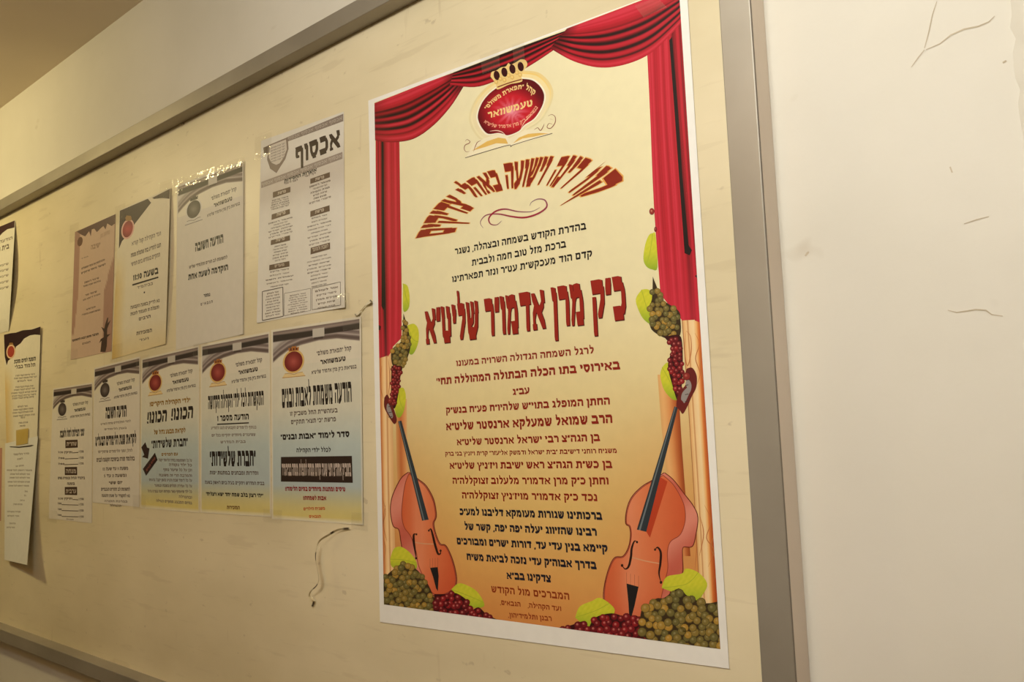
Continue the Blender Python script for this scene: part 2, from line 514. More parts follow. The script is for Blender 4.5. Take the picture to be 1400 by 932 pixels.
# ------------------------------------------------------------------ square Hebrew letters drawn with a broad nib
# every letter: advance, strokes; a stroke = (nib, points); nibs: T thick bar, V stem, N small, B blob
NIB = {'T': (.10, .25), 'V': (.15, .08), 'N': (.10, .12), 'D': (.17, .17), 'S': (.09, .09)}
G = {
 'א': (.80, [('D', [(.13, .88), (.67, .12)]), ('N', [(.66, .92), (.65, .66), (.47, .48)]), ('T', [(.62, .86), (.70, .86)]), ('N', [(.26, .66), (.13, .38), (.14, .10)]), ('N', [(.10, .08), (.22, .08)])]),
 'ב': (.72, [('T', [(.10, .87), (.50, .87)]), ('V', [(.56, .82), (.56, .15)]), ('T', [(.06, .13), (.66, .13)])]),
 'ג': (.48, [('T', [(.12, .87), (.28, .87)]), ('V', [(.33, .86), (.34, .40), (.38, .10)]), ('D', [(.34, .12), (.40, .10)]), ('N', [(.32, .34), (.10, .08)])]),
 'ד': (.68, [('T', [(.08, .87), (.60, .87)]), ('V', [(.50, .84), (.48, .05)])]),
 'ה': (.72, [('T', [(.08, .87), (.56, .87)]), ('V', [(.60, .84), (.60, .05)]), ('V', [(.14, .52), (.13, .05)])]),
 'ו': (.32, [('T', [(.07, .87), (.18, .87)]), ('V', [(.21, .86), (.20, .05)])]),
 'ז': (.38, [('T', [(.08, .87), (.30, .87)]), ('V', [(.20, .84), (.16, .05)])]),
 'ח': (.74, [('T', [(.08, .87), (.60, .87)]), ('V', [(.61, .84), (.61, .05)]), ('V', [(.15, .84), (.15, .05)])]),
 'ט': (.72, [('T', [(.07, .87), (.16, .87)]), ('V', [(.14, .86), (.16, .20)]), ('T', [(.20, .13), (.50, .13)]), ('V', [(.58, .78), (.57, .20)]), ('T', [(.44, .85), (.54, .85)])]),
 'י': (.30, [('T', [(.07, .87), (.17, .87)]), ('V', [(.20, .86), (.15, .56)])]),
 'כ': (.66, [('T', [(.10, .87), (.42, .87)]), ('V', [(.46, .84), (.54, .66), (.54, .34), (.46, .16)]), ('T', [(.08, .13), (.42, .13)])]),
 'ך': (.62, [('T', [(.08, .87), (.50, .87)]), ('V', [(.50, .84), (.48, -.30)])]),
 'ל': (.60, [('N', [(.10, 1.36), (.14, 1.30), (.13, .90)]), ('T', [(.13, .87), (.44, .87)]), ('V', [(.48, .84), (.47, .55), (.26, .06)])]),
 'מ': (.78, [('T', [(.07, .87), (.13, .87)]), ('N', [(.10, .92), (.22, .66), (.10, .06)]), ('T', [(.30, .85), (.50, .87)]), ('N', [(.18, .60), (.34, .86)]), ('V', [(.56, .82), (.62, .60), (.62, .18)]), ('T', [(.38, .13), (.60, .13)])]),
 'ם': (.72, [('T', [(.10, .87), (.56, .87)]), ('V', [(.59, .84), (.59, .16)]), ('V', [(.15, .84), (.15, .16)]), ('T', [(.15, .13), (.56, .13)])]),
 'נ': (.46, [('T', [(.12, .87), (.26, .87)]), ('V', [(.31, .86), (.32, .15)]), ('T', [(.06, .13), (.33, .13)])]),
 'ן': (.32, [('T', [(.07, .87), (.18, .87)]), ('V', [(.21, .86), (.19, -.30)])]),
 'ס': (.72, [('T', [(.08, .87), (.54, .87)]), ('V', [(.14, .84), (.16, .45), (.26, .16)]), ('T', [(.28, .13), (.42, .13)]), ('V', [(.59, .82), (.58, .45), (.46, .16)])]),
 'ע': (.70, [('T', [(.07, .87), (.15, .87)]), ('N', [(.14, .86), (.32, .28)]), ('T', [(.50, .87), (.58, .87)]), ('V', [(.58, .84), (.54, .40), (.40, .18)]), ('D', [(.44, .26), (.12, .06)])]),
 'פ': (.70, [('T', [(.12, .87), (.46, .87)]), ('V', [(.50, .84), (.57, .66), (.57, .34), (.50, .16)]), ('T', [(.08, .13), (.46, .13)]), ('V', [(.14, .84), (.14, .58)]), ('N', [(.14, .54), (.28, .52)])]),
 'ף': (.68, [('T', [(.12, .87), (.50, .87)]), ('V', [(.55, .84), (.54, -.30)]), ('V', [(.14, .84), (.14, .50)]), ('N', [(.14, .46), (.28, .44)])]),
 'צ': (.68, [('T', [(.07, .87), (.14, .87)]), ('D', [(.14, .84), (.52, .20)]), ('T', [(.08, .13), (.54, .13)]), ('T', [(.50, .87), (.58, .87)]), ('N', [(.56, .84), (.54, .62), (.36, .50)])]),
 'ץ': (.66, [('T', [(.07, .87), (.14, .87)]), ('N', [(.14, .84), (.30, .42)]), ('V', [(.30, .46), (.30, -.30)]), ('T', [(.50, .87), (.58, .87)]), ('N', [(.56, .84), (.52, .56), (.32, .40)])]),
 'ק': (.70, [('T', [(.08, .87), (.54, .87)]), ('V', [(.58, .82), (.57, .50), (.40, .14)]), ('V', [(.14, .58), (.14, -.30)])]),
 'ר': (.62, [('T', [(.08, .87), (.44, .87)]), ('V', [(.48, .84), (.52, .66), (.50, .05)])]),
 'ש': (.84, [('T', [(.07, .87), (.14, .87)]), ('V', [(.13, .86), (.18, .20)]), ('T', [(.38, .87), (.44, .87)]), ('N', [(.44, .84), (.40, .52), (.20, .38)]), ('T', [(.66, .87), (.73, .87)]), ('V', [(.71, .86), (.66, .36), (.52, .14)]), ('T', [(.20, .13), (.52, .13)])]),
 'ת': (.78, [('T', [(.12, .87), (.60, .87)]), ('V', [(.64, .84), (.64, .05)]), ('V', [(.22, .84), (.22, .20)]), ('D', [(.09, .09), (.20, .12)])]),
 '"': (.30, [('N', [(.09, .98), (.06, .72)]), ('N', [(.22, .98), (.19, .72)])]),
 "'": (.18, [('N', [(.10, .98), (.07, .72)])]),
 ',': (.20, [('N', [(.12, .06), (.06, -.12)])]),
 '.': (.18, [('D', [(.08, .08), (.10, .08)])]),
 '-': (.36, [('N', [(.06, .50), (.28, .50)])]),
 '_': (.30, [('S', [(.0, .10), (.30, .10)])]),
 '!': (.26, [('V', [(.13, .98), (.13, .36)]), ('D', [(.12, .08), (.14, .08)])]),
 ':': (.20, [('D', [(.09, .15), (.11, .15)]), ('D', [(.09, .70), (.11, .70)])]),
 '1': (.34, [('V', [(.18, .92), (.18, .06)]), ('N', [(.08, .78), (.18, .92)])]),
 '0': (.56, [('V', [(.28, .94), (.44, .70), (.44, .30), (.28, .06), (.12, .30), (.12, .70), (.28, .94)])]),
 '2': (.52, [('N', [(.08, .74), (.24, .94), (.42, .74), (.10, .08), (.44, .08)])]),
 '3': (.50, [('N', [(.08, .92), (.40, .92), (.22, .58), (.40, .40), (.36, .12), (.08, .08)])]),
 '4': (.52, [('N', [(.36, .06), (.36, .94), (.06, .34), (.46, .34)])]),
 '5': (.50, [('N', [(.42, .92), (.12, .92), (.10, .55), (.36, .52), (.38, .16), (.08, .08)])]),
 '6': (.50, [('N', [(.40, .92), (.12, .50), (.14, .10), (.38, .10), (.38, .46), (.14, .48)])]),
 '9': (.50, [('N', [(.12, .08), (.40, .50), (.38, .90), (.12, .90), (.12, .54), (.36, .52)])]),
 '7': (.50, [('N', [(.06, .92), (.42, .92), (.18, .06)])]),
 '8': (.52, [('N', [(.26, .94), (.40, .72), (.12, .30), (.26, .06), (.40, .30), (.12, .72), (.26, .94)])]),
}
def hull(pts):
    pts = sorted(set((round(a, 5), round(b, 5)) for a, b in pts))
    def half(ps):
        h = []
        for p in ps:
            while len(h) > 1 and (h[-1][0] - h[-2][0]) * (p[1] - h[-2][1]) - (h[-1][1] - h[-2][1]) * (p[0] - h[-2][0]) <= 0: h.pop()
            h.append(p)
        return h
    a, b = half(pts), half(pts[::-1])
    return a[:-1] + b[:-1]
_gc = {}
def glyph(ch, wt, grow):
    key = (ch, wt, grow)
    if key in _gc: return _gc[key]
    adv, strokes = G[ch]
    out = []
    for k, (nb, pts) in enumerate(strokes):
        w, h = NIB[nb]; w = w * (0.5 + 0.5 * wt) + grow; h = h * wt + grow * 0.8
        if nb == 'T': h = min(h, .36 + grow)
        sk = 0.035 if nb in 'TD' else 0.01
        nibp = [(-w / 2 - sk, h / 2), (w / 2 - sk, h / 2), (w / 2 + sk, -h / 2), (-w / 2 + sk, -h / 2)]
        if nb == 'T':
            nibp = [(-w / 2 - sk, h / 2 + .03), (w / 2, h / 2), (w / 2 + sk, -h / 2), (-w / 2 + sk, -h / 2)]
        lim = 0
        for a, b in zip(pts, pts[1:]):
            hp = hull([(a[0] + x, a[1] + y) for x, y in nibp] + [(b[0] + x, b[1] + y) for x, y in nibp])
            out.append((np.array(hp), len(out)))
    _gc[key] = (adv, out)
    return _gc[key]
def layout(txt, wt=1.0, grow=0.0):
    txt = re.sub(r'[0-9][0-9:]*', lambda m: m.group(0)[::-1], txt)   # figures run left to right
    x = 0; items = []
    for ch in txt:
        if ch == ' ': x += .34; continue
        adv, ps = glyph(ch, wt, grow)
        items.append((x, adv, ps)); x += adv + .055
    W = x - .055; out = []
    for (xx, adv, ps) in items:          # first letter sits at the right end
        x0 = W - xx - adv
        for pl, k in ps:
            out.append((pl + np.array([x0, 0]), k + (len(out) % 3) * .3))
    return out, W

RED = (142, 38, 26); INK = (34, 28, 26); NAVY = (30, 30, 44); GOLD = (214, 176, 100)
# ------------------------------------------------------------------ the big poster
poster = Sheet('poster', [(503.5, 137.5), (938.5, -24), (997, 914), (519.5, 850)],
               'large poster with red curtains, two double basses and Hebrew writing', 'poster',
               base=0.0012, paper=(240, 237, 230), n=(8, 12))
PQ = [(511.8, 140), (928, -20), (985, 887), (525, 826)]
hp = homog(PQ, [(0, 0), (1, 0), (1, 1), (0, 1)])
CLIP['sheet'] = poster; CLIP['h'] = hp
def pbg(x, y):
    u, v = happ(hp, [[x, y]])[0]
    c = rampc([(0, (236, 227, 188)), (.45, (233, 222, 180)), (.66, (226, 205, 148)), (.8, (222, 186, 114)), (.92, (220, 164, 92)), (1, (212, 140, 74))], v)
    e = max(0, abs(u - .5) - .18) / .32 * max(0, v - .6) / .4
    return mixc(c, (205, 120, 66), e * .8)
a = Art(poster, 'printed_background'); a.region(PQ, pbg, 14, sm=False); a.build()

# pillars
a = Art(poster, 'printed_pillar')
PIL = [(0, (150, 78, 40)), (.05, (226, 176, 116)), (.2, (240, 206, 150)), (.24, (196, 130, 76)), (.3, (240, 204, 150)), (.5, (244, 214, 164)), (.62, (236, 180, 112)), (.7, (214, 122, 60)), (.85, (176, 78, 34)), (1, (150, 58, 28))]
a.strip([(932, 436), (941, 560), (950, 700), (960, 890)], [(963.6, 436), (969, 560), (977, 700), (986, 888)], PIL, 12, 44)
for pts in ([(938, 452), (936, 480), (940, 500), (945, 480), (944, 460), (938, 452)], [(950, 455), (956, 470), (951, 490), (957, 510), (953, 525)], [(958, 450), (962, 475), (957, 500), (962, 520)],
            [(963, 690), (972, 712), (966, 735), (976, 752), (968, 775)], [(975, 690), (979, 720), (972, 748), (981, 770), (974, 800)], [(944, 700), (952, 740), (950, 780)], [(957, 705), (962, 730), (956, 760)], [(981, 705), (983, 735), (978, 760), (984, 790)]):
    a.line(pts, 1.3, (192, 116, 66), off=5e-6, taper=True)
a.build('carved tan pillar printed along the right edge')
a = Art(poster, 'printed_pillar')
a.strip([(899, 512), (905, 590), (913, 660), (925, 760)], [(927, 512), (931, 590), (936, 660), (944, 760)],
        [(0, (222, 170, 108)), (.2, (232, 178, 116)), (.5, (220, 150, 90)), (.8, (184, 96, 50)), (1, (150, 70, 36))], 8, 18)
a.build()
a = Art(poster, 'printed_pillar')
a.strip([(517, 484), (519, 600), (521, 700), (524, 815)], [(536, 478), (537.5, 600), (539, 700), (542, 815)],
        [(0, (190, 110, 60)), (.15, (206, 126, 70)), (.3, (240, 196, 136)), (.5, (246, 214, 164)), (.6, (206, 140, 84)), (.68, (244, 206, 150)), (1, (226, 176, 120))], 12, 30)
for pts in ([(522, 500), (520, 525), (524, 545)], [(531, 490), (533, 520), (530, 545)], [(523, 680), (527, 700), (522, 725), (527, 750), (523, 775)], [(527, 690), (524, 715), (529, 740)]):
    a.line(pts, 1.1, (190, 118, 70), off=5e-6, taper=True)
a.build()
a = Art(poster, 'printed_pillar')
a.strip([(541, 545), (542, 620), (545, 700), (548, 760)], [(556, 545), (557, 620), (560, 700), (562, 760)],
        [(0, (214, 160, 100)), (.4, (196, 110, 60)), (.8, (224, 158, 100)), (1, (226, 180, 124))], 8, 12)
a.build()

# curtains
DK = (46, 14, 16); BK = (26, 16, 16); R1 = (168, 28, 40); R2 = (188, 34, 50); R3 = (204, 52, 70); R0 = (120, 18, 26)
def folds(seq):
    n = len(seq); return [(i / (n - 1), c) for i, c in enumerate(seq)]
a = Art(poster, 'printed_curtain')
# straight drapes first
colL = folds([R0, R2, R0, R1, R2, R0, DK, BK, R0, R1, R2, R3, R2, R1, R2, R3, R2, R1, R2, R3, R1])
def fade(s_, t, c): return mixc(c, R3, max(0, s_ - .72) / .28 * .55)
a.strip([(513.5, 185), (514, 300), (515, 400), (517.5, 490)], [(525, 188), (526, 300), (528, 400), (530, 486)], folds([R1, R2, R1, R0, R2, R1, R0, BK, BK, R1]), 24, 24, fade)
a.strip([(525, 188), (526, 300), (528, 400), (530, 488)], [(537, 188), (538, 300), (538, 400), (537, 478)], folds([R0, R1, R2, R3, R2, R1, R2]), 24, 18, fade)
a.strip([(537, 188), (538, 300), (538, 400), (537, 474)], [(546, 188), (547.5, 300), (549, 380), (549, 462)], folds([R1, R2, R3, R2, R1, R2, R1]), 24, 18, fade)
a.strip([(884.5, 66), (889, 160), (894, 280), (903, 402)], [(896, 56), (900, 160), (907, 280), (917, 420)], folds([R2, R3, R2, R3, R2, R1, R2]), 26, 22, fade)
a.strip([(896, 56), (900, 160), (907, 280), (917, 421)], [(909, 42), (914, 160), (922, 280), (932, 437)], folds([R1, R2, R2, R3, R2, R1, R2, R3]), 26, 22, fade)
a.strip([(909, 42), (914, 160), (922, 280), (932, 438)], [(921, 28), (930, 160), (940, 280), (950, 437)], folds([R2, R3, R2, R1, R2, R1, R0, R0, R1]), 26, 22, fade)
a.strip([(921, 28), (930, 160), (940, 280), (950, 438)], [(930.5, 12), (939, 150), (948, 290), (963.6, 443)], folds([R0, R1, R2, R2, R1, R0, R1, R0]), 26, 22, fade)
a.poly([(915, 55), (919, 50), (927, 150), (933, 240), (941.5, 335), (946, 342), (943, 349), (936, 346), (929, 250), (922, 150)], BK, 6e-6)
a.poly([(950, 377), (961, 371), (961.5, 384), (957, 384)], DK, 6e-6)
a.poly([(522, 196), (524.5, 196), (526.5, 418), (524, 424), (521.5, 418)], BK, 6e-6)
a.poly([(516, 443), (521, 446), (520, 451), (516.5, 451)], DK, 6e-6)
# swags, curves run left -> right, first the top edge then the lower edge
a.strip([(512, 141), (545, 128), (580, 114), (622, 98.5)], [(512, 192), (535, 194.5), (565, 190), (592, 172), (616, 146), (634, 118)],
        folds([R2, R3, R2, R3, R3, R2, R2, R1, R1, DK, R0, R1, R0, DK, BK, R1, R2, R0, BK, DK, R2, R3, R1, DK, BK, R1, R2, R2, R0, R1, R2, R3, R2, R1, R0]), 30, 70,
        lambda s_, t, c: mixc(c, R0, max(0, .16 - s_) / .16 * .5) if s_ < .5 else mixc(c, DK, max(0, s_ - .82) / .18 * .7), off=1e-5)
a.strip([(620, 99), (660, 84), (720, 61), (790, 36)], [(615, 116), (650, 119), (680, 110), (712, 97), (752, 72), (792, 42)],
        folds([DK, BK, DK, R1, R0, BK, DK, R1, R2, DK, BK, R0, R2, R2, R0, DK, R1, R2, R1, R0]), 30, 50, off=1.4e-5)
a.strip([(775, 39), (810, 26), (860, 7), (928.5, -19.5)], [(752, 66), (785, 84), (823, 92.5), (862, 86), (896, 68), (933, 30)],
        folds([R2, R3, R3, R3, R2, R3, R2, R2, R1, R1, R0, R2, R1, DK, BK, R1, R2, R0, DK, BK, R2, R2, R1, DK, BK, R1, R2, R1, DK, R1, R2, R3, R2, R1]), 34, 76,
        lambda s_, t, c: mixc(c, DK, max(0, .12 - s_) / .12 * .6), off=1.8e-5)
a.build('red draped curtain printed along top and sides')

# garland grapes and leaves
def leaf(crop, pts, lab=None):
    a = Art(poster, 'printed_leaf', crop)
    P = np.array(pts, float); c = a.px(P.mean(0)); r = np.ptp(a.px(P), axis=0).max() / 2
    def fn(x, y):
        d = math.hypot(x - c[0], y - c[1]) / r
        k = 0.5 + 0.5 * math.sin((x - c[0]) * .9 + (y - c[1]) * .5)
        return mixc(mixc((212, 208, 60), (190, 196, 44), k * .6), (138, 168, 44), max(0, (y - c[1]) / r) * .8 + max(0, d - .7) * .3)
    a.region(pts, fn, 4)
    a.line(np.array([a.px(P[0]), c, a.px(P[len(P) // 2])]), .8, (168, 178, 50), 5e-6)
    a.build()
C7 = (500, 380, 3.33); CR = (850, 280, 3.88); CR2 = (850, 480, 3.88); C8 = (500, 620, 3.885); C3 = (740, 620, 3.327)
leaf(C7, [(170, 25), (190, 35), (200, 80), (198, 130), (183, 152), (170, 140)])
leaf(C7, [(190, 215), (220, 208), (240, 235), (240, 290), (220, 340), (200, 345), (185, 300)])
leaf(C7, [(150, 505), (172, 500), (183, 540), (175, 600), (155, 635), (138, 620), (130, 560)])
leaf(CR, [(165, 150), (180, 160), (190, 330), (160, 342), (130, 325), (115, 285), (125, 210), (145, 160)])
leaf(CR, [(105, 450), (140, 448), (170, 480), (165, 560), (160, 630), (120, 610), (90, 560), (75, 500)])
leaf(CR2, [(215, 85), (245, 60), (280, 110), (305, 180), (300, 250), (270, 255), (225, 205), (205, 130)])

rng = random.Random(11)
def grapes(crop, outline, r, kind, lab, jit=.5, z0=0):
    a = Art(poster, 'printed_grapes', crop)
    o = np.array(outline, float)
    a.region(outline, lambda x, y: (58, 44, 26) if kind == 'green' else (56, 14, 18), 12)
    x0, y0 = o.min(0); x1, y1 = o.max(0)
    pts = []
    yy = y0; row = 0
    while yy < y1:
        xx = x0 + (row % 2) * r * .85
        while xx < x1:
            q = (xx + rng.uniform(-jit, jit) * r, yy + rng.uniform(-jit, jit) * r)
            if inside(q[0], q[1], o): pts.append(q)
            xx += r * 1.7
        yy += r * 1.45; row += 1
    rng.shuffle(pts)
    for k, (x, y) in enumerate(pts):
        rr = r * rng.uniform(.85, 1.12)
        if kind == 'green':
            b = mixc((106, 98, 54), (182, 140, 58), rng.random() ** 1.6); rim = mixc(b, (46, 38, 22), .72); hi = mixc(b, (206, 196, 150), .45)
        else:
            b = mixc((104, 22, 30), (148, 30, 36), rng.random()); rim = (66, 12, 20); hi = (214, 130, 120)
        a.disc(x, y, rr, rr, rim, b, hi, off=4e-6 + 6e-8 * k, n=10)
    a.build(lab)
grapes(CR, [(165, 380), (185, 430), (215, 500), (300, 560), (312, 610), (310, 690), (260, 715), (180, 680), (150, 640), (165, 580), (140, 550), (160, 500)], 17, 'green', 'printed green grapes on right garland')
grapes(CR, [(225, 700), (300, 690), (322, 740), (322, 930), (300, 1040), (270, 960), (245, 850), (265, 760)], 15, 'red', 'printed red grapes on right garland')
a = Art(poster, 'printed_grapes', CR); a.disc(160, 35, 14, 18, (70, 20, 22), (150, 50, 44), (220, 160, 130)); a.disc(180, 130, 8, 14, (70, 20, 22), (130, 30, 34), (200, 130, 110)); a.build()
grapes(C7, [(172, 160), (188, 215), (205, 290), (195, 350), (170, 400), (125, 402), (118, 330), (160, 290), (168, 240)], 11, 'green', 'printed green grapes on left garland')
grapes(C7, [(118, 400), (165, 402), (158, 450), (150, 520), (135, 590), (118, 575), (116, 480)], 9, 'red', 'printed red grapes on left garland')

# double basses
def bass(crop, outline, front, board, tail, f1, f2, scroll, head, rib_side, lab):
    a = Art(poster, 'printed_double_bass', crop)
    ol = a.px(outline)
    c = ol.mean(0)
    y0, y1 = ol[:, 1].min(), ol[:, 1].max()
    a.line(np.array(list(a.px(outline)) + [a.px(outline[0])]), 2.4, (110, 40, 30), -4e-6)
    a.region(outline, lambda x, y: mixc((222, 140, 120), (196, 96, 78), .5 + .5 * math.sin((x + y) * .06)), 9)
    fo = a.px(front); cx = fo[:, 0].mean(); w = np.ptp(fo[:, 0]) / 2
    def fn(x, y):
        v = (y - y0) / (y1 - y0); u = (x - cx) / w
        base = mixc((224, 128, 84), (206, 92, 54), abs(u + .1) * .9)
        return mixc(mixc(base, (234, 160, 124), max(0, 1 - abs(u + .35) * 3) * .5), (196, 72, 44), max(0, v - .75) * 1.6)
    a.region(front, fn, 8, off=5e-6)
    a.line(np.array(list(a.px(front)) + [a.px(front[0])]), 1.0, (150, 62, 44), 8e-6)
    # shadow side of the neck, bridge, strings
    b = [a.px(p) for p in board]
    b1 = b[1] + (b[2] - b[1]) * .56
    sh = np.array([b[2], b[2] + (5, 8), b1 + (10, 6), b1])
    if rib_side > 0:
        P = plane(sh[:, 0], sh[:, 1]); a.raw(P, [(0, 1, 2, 3)], [lin((186, 66, 38))] * 4, 9e-6)
    br = f1[len(f1) // 2], f2[len(f2) // 2]
    a.line([br[0], ((br[0][0] + br[1][0]) / 2, (br[0][1] + br[1][1]) / 2 + 3), br[1]], 1.6, (214, 156, 116), 1e-5)
    a.poly(board, (48, 56, 62), 1.2e-5)
    q = np.array(board, float)
    a.poly([q[0] * .8 + q[1] * .2, q[0] * .62 + q[1] * .38, q[3] * .62 + q[2] * .38, q[3] * .8 + q[2] * .2], (112, 122, 126), 1.5e-5)
    a.poly(tail, (32, 30, 32), 1.2e-5)
    t = np.array(tail, float)
    for k in range(4):
        p = t[0] * (1 - k / 3) + t[1] * k / 3
        a.line([tuple(p), tuple(p - np.array([0, 50]))], .35, (150, 80, 56), 1.3e-5)
    for fpts in (f1, f2):
        a.line(fpts, 3.2, (40, 22, 20), 1.4e-5, taper=True)
        a.disc(fpts[0][0], fpts[0][1], 5, 6, (40, 22, 20), (40, 22, 20), (40, 22, 20), 1.5e-5, n=8)
        a.disc(fpts[-1][0], fpts[-1][1], 6, 7, (40, 22, 20), (40, 22, 20), (40, 22, 20), 1.5e-5, n=8)
    a.build(lab)
    h = Art(poster, 'printed_scroll', head)
    h.region(scroll, lambda x, y: (104, 34, 32), 5)
    s_ = np.array(scroll, float); m = s_.mean(0)
    h.region((m + (s_ - m) * .5 + np.array([-2, 6])).tolist(), lambda x, y: (150, 142, 138), 5, off=5e-6)
    h.disc(m[0], m[1] - np.ptp(s_[:, 1]) * .3, np.ptp(s_[:, 0]) * .2, np.ptp(s_[:, 1]) * .09, (60, 16, 20), (140, 44, 40), (196, 110, 96), 8e-6)
    for k in (-.1, .1, .25):
        h.line([tuple(m + np.array([-8, k * np.ptp(s_[:, 1])])), tuple(m + np.array([10, k * np.ptp(s_[:, 1]) - 4]))], .9, (60, 54, 54), 1e-5)
    h.build()
bass(C3, [(560, 88), (600, 120), (650, 185), (690, 238), (711, 290), (702, 365), (686, 420), (645, 424), (641, 470), (640, 545), (600, 590), (570, 680), (540, 760), (420, 770), (330, 760), (298, 720), (285, 655), (291, 590), (310, 520), (335, 474), (372, 468), (397, 430), (408, 375), (403, 332), (386, 315), (390, 258), (412, 200), (460, 150), (520, 115)],
     [(555, 98), (600, 140), (636, 200), (653, 250), (654, 310), (632, 368), (588, 400), (574, 450), (576, 520), (560, 590), (540, 680), (520, 760), (420, 768), (335, 758), (300, 720), (288, 655), (293, 590), (312, 522), (337, 477), (374, 470), (399, 432), (410, 375), (405, 330), (388, 314), (392, 260), (414, 202), (462, 152), (520, 117)],
     [(606, -215), (622, -210), (478, 355), (435, 345)], [(388, 590), (443, 605), (425, 690), (412, 738), (400, 738), (397, 680)],
     [(436, 402), (424, 398), (412, 430), (408, 470), (398, 512), (382, 524), (368, 508)], [(518, 436), (530, 426), (544, 450), (542, 500), (536, 545), (545, 585)],
     [(345, 92), (375, 88), (398, 130), (396, 190), (372, 240), (350, 290), (325, 332), (308, 312), (290, 290), (300, 230), (330, 190), (352, 165), (335, 130)], CR2, 1,
     'printed double bass leaning right')
bass(C8, [(228, 100), (275, 135), (320, 172), (358, 240), (372, 305), (372, 340), (360, 372), (372, 430), (395, 480), (425, 490), (455, 550), (475, 620), (481, 680), (462, 722), (400, 752), (330, 740), (290, 690), (240, 610), (205, 545), (190, 470), (178, 402), (150, 385), (136, 330), (135, 270), (150, 210), (190, 132)],
     [(230, 106), (275, 138), (318, 175), (355, 242), (369, 305), (369, 340), (357, 372), (369, 430), (393, 482), (423, 492), (452, 550), (472, 620), (478, 680), (460, 720), (400, 750), (350, 735), (310, 660), (280, 590), (268, 520), (240, 440), (206, 392), (192, 330), (196, 250), (210, 160)],
     [(172, -172), (190, -176), (335, 350), (300, 356)], [(342, 606), (383, 602), (388, 650), (384, 730), (374, 715), (360, 660)],
     [(270, 428), (256, 430), (256, 470), (262, 510), (268, 555)], [(336, 408), (346, 400), (356, 430), (368, 480), (384, 530), (397, 530), (398, 515)],
     [(85, 545), (98, 530), (112, 555), (130, 600), (142, 645), (132, 665), (118, 650), (100, 620), (84, 585)], C7, -1,
     'printed double bass leaning left')
leaf(C8, [(130, 560), (150, 505), (190, 495), (240, 530), (272, 580), (260, 620), (190, 615), (140, 600)])
leaf(C8, [(455, 720), (490, 690), (530, 695), (590, 730), (628, 790), (620, 815), (560, 815), (520, 790)])
leaf(C3, [(155, 745), (175, 695), (230, 670), (265, 655), (310, 680), (335, 715), (300, 760), (215, 785)])
leaf(C3, [(548, 610), (570, 560), (640, 545), (660, 522), (715, 540), (755, 590), (735, 640), (690, 690), (620, 640)])
grapes(C8, [(98, 660), (140, 620), (205, 580), (265, 610), (310, 660), (345, 720), (372, 800), (360, 850), (240, 840), (90, 815)], 17, 'green', 'printed green grapes bottom left')
grapes(C8, [(365, 745), (430, 745), (480, 740), (540, 780), (560, 830), (600, 815), (640, 850), (700, 890), (560, 885), (440, 866), (365, 855)], 17, 'red', 'printed red grapes bottom left')
grapes(C3, [(85, 795), (150, 775), (200, 760), (215, 790), (245, 745), (320, 725), (380, 740), (430, 735), (455, 760), (530, 850), (530, 875), (330, 845), (180, 825)], 17, 'red', 'printed red grapes bottom right')
grapes(C3, [(455, 715), (520, 660), (560, 655), (625, 612), (670, 650), (750, 680), (830, 690), (830, 905), (700, 890), (530, 868), (450, 810)], 20, 'green', 'printed green grapes bottom right')

# emblem with crown and open book
C6 = (640, 80, 7.77)
def ell(cx, cy, rx, ry, n=28, rot=0):
    return [(cx + rx * math.cos(t) * math.cos(rot) - ry * math.sin(t) * math.sin(rot), cy + rx * math.cos(t) * math.sin(rot) + ry * math.sin(t) * math.cos(rot)) for t in np.linspace(0, 2 * math.pi, n, endpoint=False)]
a = Art(poster, 'printed_emblem', C6)
heart = [(570, 215), (680, 230), (760, 290), (805, 370), (805, 450), (770, 540), (700, 640), (600, 705), (540, 770), (430, 815), (380, 803), (320, 790), (215, 800), (150, 740), (108, 650), (110, 570), (150, 470), (220, 380), (310, 310), (430, 250)]
h = np.array(heart, float); hm = h.mean(0)
def ringp(k): return (hm + (h - hm) * k).tolist()
gold = lambda x, y: mixc((240, 206, 120), (238, 226, 184), (y - 95) / 70)
a.region(ringp(1.27), lambda x, y: mixc((236, 208, 140), (230, 218, 172), (y - 92) / 60), 5)
a.region(ringp(1.21), gold, 5, 3e-6)
a.region(ringp(1.16), lambda x, y: mixc((244, 222, 160), (234, 220, 178), (y - 95) / 60), 5, 6e-6)
a.region(ringp(1.05), lambda x, y: (244, 236, 214), 6, 9e-6)
hc = a.px((460, 560))
def burst(x, y):
    d = math.hypot((x - hc[0]), (y - hc[1]) * 1.2); an = math.atan2(y - hc[1], x - hc[0])
    ray = .5 + .5 * math.cos(an * 13)
    return mixc(mixc((238, 160, 176), (196, 28, 44), d / (14 + 14 * ray)), (92, 8, 20), max(0, d - 26) / 22)
a.region(heart, burst, 2.2, 1.2e-5)
# open book
wp = [(60, 905), (170, 850), (260, 815), (340, 805), (400, 815), (440, 850), (470, 830), (520, 800), (600, 760), (700, 750), (800, 770), (895, 795), (700, 860), (480, 925), (455, 935), (430, 925), (200, 985), (-20, 1050)]
a.poly(wp, (240, 230, 198), 1.6e-5)
a.poly([(40, 980), (200, 880), (320, 840), (400, 850), (425, 905), (300, 900), (180, 940)], (226, 184, 96), 1.9e-5)
a.poly([(480, 900), (540, 840), (640, 800), (760, 790), (860, 795), (700, 830), (580, 850)], (226, 184, 96), 1.9e-5)
a.line([(-30, 1055), (200, 985), (430, 920), (455, 938), (480, 918), (700, 850), (895, 795)], .9, (96, 80, 66), 2.1e-5)
a.line([(560, 760), (590, 690), (650, 620), (725, 555)], .9, (240, 210, 180), 2.2e-5, taper=True)
a.line([(230, 772), (300, 765), (360, 780), (400, 815)], 1.2, (240, 210, 190), 2.2e-5, taper=True)
